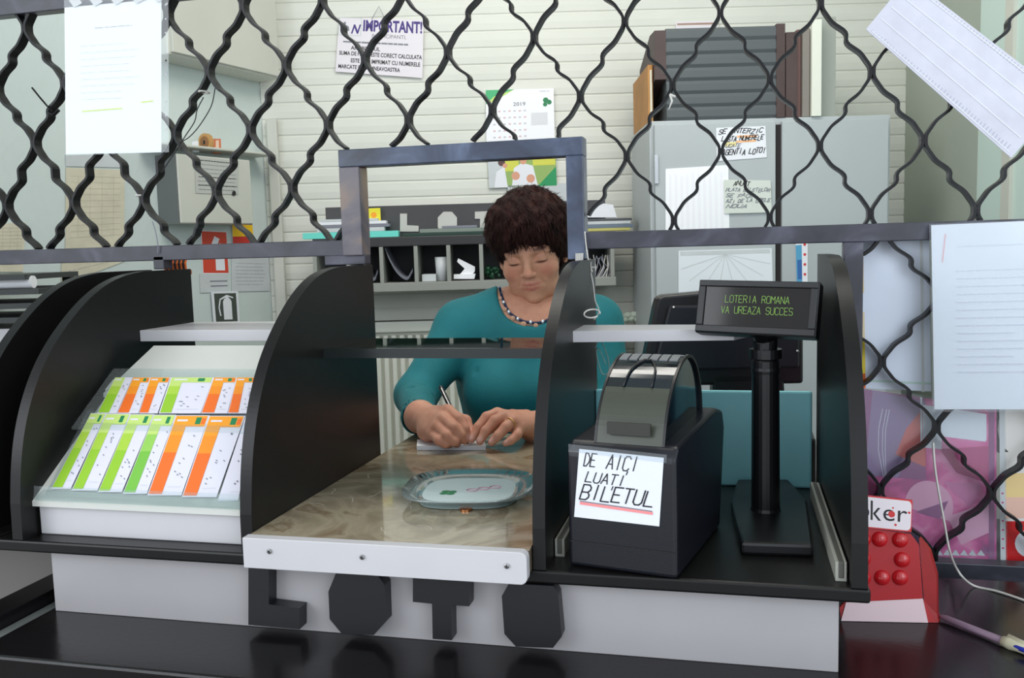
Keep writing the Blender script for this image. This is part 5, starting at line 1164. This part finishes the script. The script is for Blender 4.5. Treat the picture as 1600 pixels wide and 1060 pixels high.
for px, py in ((783, 456), (787, 473), (795, 488), (809, 499), (829, 504), (848, 503)): b.sphere(onit(px, py)-np.array(ray(px, py))*.002, (.0035, .003, .0052), mat('silver_bead', (225, 232, 240), .2, .8), 10, 6)
b.build('beads', per, smooth=True, label='silver beads on the neckline')
b = M()
for px, py, s_ in ((782, 467, .8), (789, 484, .9), (801, 498, 1.), (818, 507, 1.1), (837, 509, .9)): b.sphere(onit(px, py), (.0062*s_, .0025, .0058*s_), mat('peach_cutout', (206, 160, 130), .6), 12, 6)
b.build('cutouts', per, smooth=True, label='peach coloured openings below the neckline')
# ring and pen
b = M(); rp = np.array(Gs[2][0])*.62+np.array(Gs[2][1])*.38; rp[2] = max(rp[2], zt+.009)
dirf = np.array(Gs[2][1])-np.array(Gs[2][0]); dirf /= np.linalg.norm(dirf); u1 = np.cross(dirf, [0, 0, 1.]); u1 /= np.linalg.norm(u1); u2 = np.cross(dirf, u1)
b.tube([toworld(np.atleast_2d(rp+(u1*math.cos(a)+u2*math.sin(a))*.0103))[0] for a in np.linspace(0, 2*math.pi, 24, endpoint=False)], .0010, mat('gold', (240, 200, 120), .2, 1.), 6, closed=True); b.build('ring', per, smooth=True, label='gold ring')
b = M(); pa, pb2 = D(688, 604, 1.60), D(731, 694, 1.532); pb2[2] = max(pb2[2], ZS+.0095); dr = (pb2-pa)/np.linalg.norm(pb2-pa); L_ = np.linalg.norm(pb2-pa)
b.tube([pa, pa+dr*.002, pa+dr*(L_-.014), pb2-dr*.002, pb2], [.0030, .0042, .0040, .0012, .0006], mat('pen_black', (18, 18, 24), .3), 12)
pen = thing('writing_pen', 'slim black pen held upright in the writing hand', 'pen'); b.build('barrel', pen, smooth=True)
b = M(); off_ = np.array(toworld(np.atleast_2d([0, -.0052, .001]))[0])-np.array([0, -1, 0]); b.tube([pa+dr*.004+off_*1.0, pa+dr*.042+off_], .0012, CHROME, 6); b.build('clip', pen, label='metal pen clip')

# hair
f = Field((-.13, -.14, -.11), (.13, .16, .17), .0026)
f.ell((0, .022, .052), (.091, .108, .094), .01); f.ell((.0, -.030, .075), (.078, .070, .058), .03); f.ell((-.052, -.004, .050), (.042, .066, .062), .03); f.ell((.055, .004, .046), (.044, .066, .066), .03)
f.ell((0, .07, -.015), (.074, .062, .075), .03); f.ell((.0825, .022, .004), (.014, .034, .046), .012); f.ell((-.080, .026, .022), (.012, .030, .030), .012)
f.cap((.070, -.030, .030), (.074, -.014, -.014), .011, .006, .01); f.cap((-.068, -.032, .030), (-.072, -.020, .000), .009, .005, .01)
f.ell((0, -.115, -.030), (.062, .075, .070), .010, sub=True); f.ell((0, -.02, -.10), (.064, .10, .075), .012, sub=True)
X_, Y_, Z_ = np.meshgrid(*f.ax, indexing='ij', sparse=True)
nzv = .0030*np.sin(X_*110+3*np.sin(Z_*40))*np.sin(Y_*90+Z_*60)+.0022*np.sin(X_*230+Y_*60)*np.sin(Z_*190+2*np.sin(X_*70))+.0012*np.sin(X_*420+Z_*80)*np.cos(Y_*360)
f.F = f.F+nzv.astype(np.float32)
P, Q = f.mesh()
HAIR = ramp_mat('auburn_hair', [(.3, (24, 12, 11)), (.55, (42, 22, 20)), (.8, (62, 34, 29))], scale=40, rough=.7, distort=.5, stretch=(1, 1, .35), spec=.12)
hair = npmesh('hair', [(toworld(h2r(P)), Q)], HAIR, per)
# short locks over the surface, part of the hair
ctr_ = np.array([0, .02, .04]); n_l = 5200; pick = rng.choice(len(P), n_l)
vs = []; fs = []
for i_ in pick:
    p = P[i_]; nn = (p-ctr_)/np.linalg.norm(p-ctr_)
    if p[1] < -.07 and p[2] < .03: continue
    flow = np.array([p[0]*1.5, -.35 if p[1] < .02 else .5, -.9]); flow = flow-nn*(flow@nn); flow /= np.linalg.norm(flow)+1e-9; flow += rng.normal(0, .22, 3); L = rng.uniform(.012, .024)
    side = np.cross(flow, nn); side /= np.linalg.norm(side)+1e-9; w_ = rng.uniform(.0005, .0011); p0 = p-nn*.001; p1 = p+flow*L*.5+nn*rng.uniform(.0005, .0022); p2 = p+flow*L+nn*rng.uniform(-.004, .0004)
    k = len(vs); vs += [p0-side*w_, p0+side*w_, p1-side*w_, p1+side*w_, p2]; fs += [(k, k+1, k+3, k+2), (k+2, k+3, k+4)]
vs = toworld(h2r(np.array(vs))); M().add(vs, fs, HAIR).build('hair_locks', hair)

# ------------------------------------------------------------------ put every thing's origin at its base
bpy.context.view_layer.update()
for o in list(COL.objects):
    if o.parent is not None or o.type not in ('MESH', 'EMPTY') : continue
    ms = [o] if o.type == 'MESH' else list(o.children)
    ms = [c for c in ms if c.type == 'MESH']
    if not ms: continue
    cs = [v.co for c in ms for v in c.data.vertices]
    if not cs: continue
    lo = Vector((min(c[0] for c in cs), min(c[1] for c in cs), min(c[2] for c in cs))); hi = Vector((max(c[0] for c in cs), max(c[1] for c in cs), max(c[2] for c in cs)))
    base = Vector(((lo[0]+hi[0])/2, (lo[1]+hi[1])/2, lo[2]))
    if o.type == 'MESH': o.data.transform(Matrix.Translation(-base))
    else:
        for c in ms: c.location = -base
    o.location = base
for o in list(COL.objects):
    if o.type == 'MESH':
        me = o.data; bmv = __import__('bmesh').new(); bmv.from_mesh(me); __import__('bmesh').ops.recalc_face_normals(bmv, faces=bmv.faces); bmv.to_mesh(me); bmv.free()
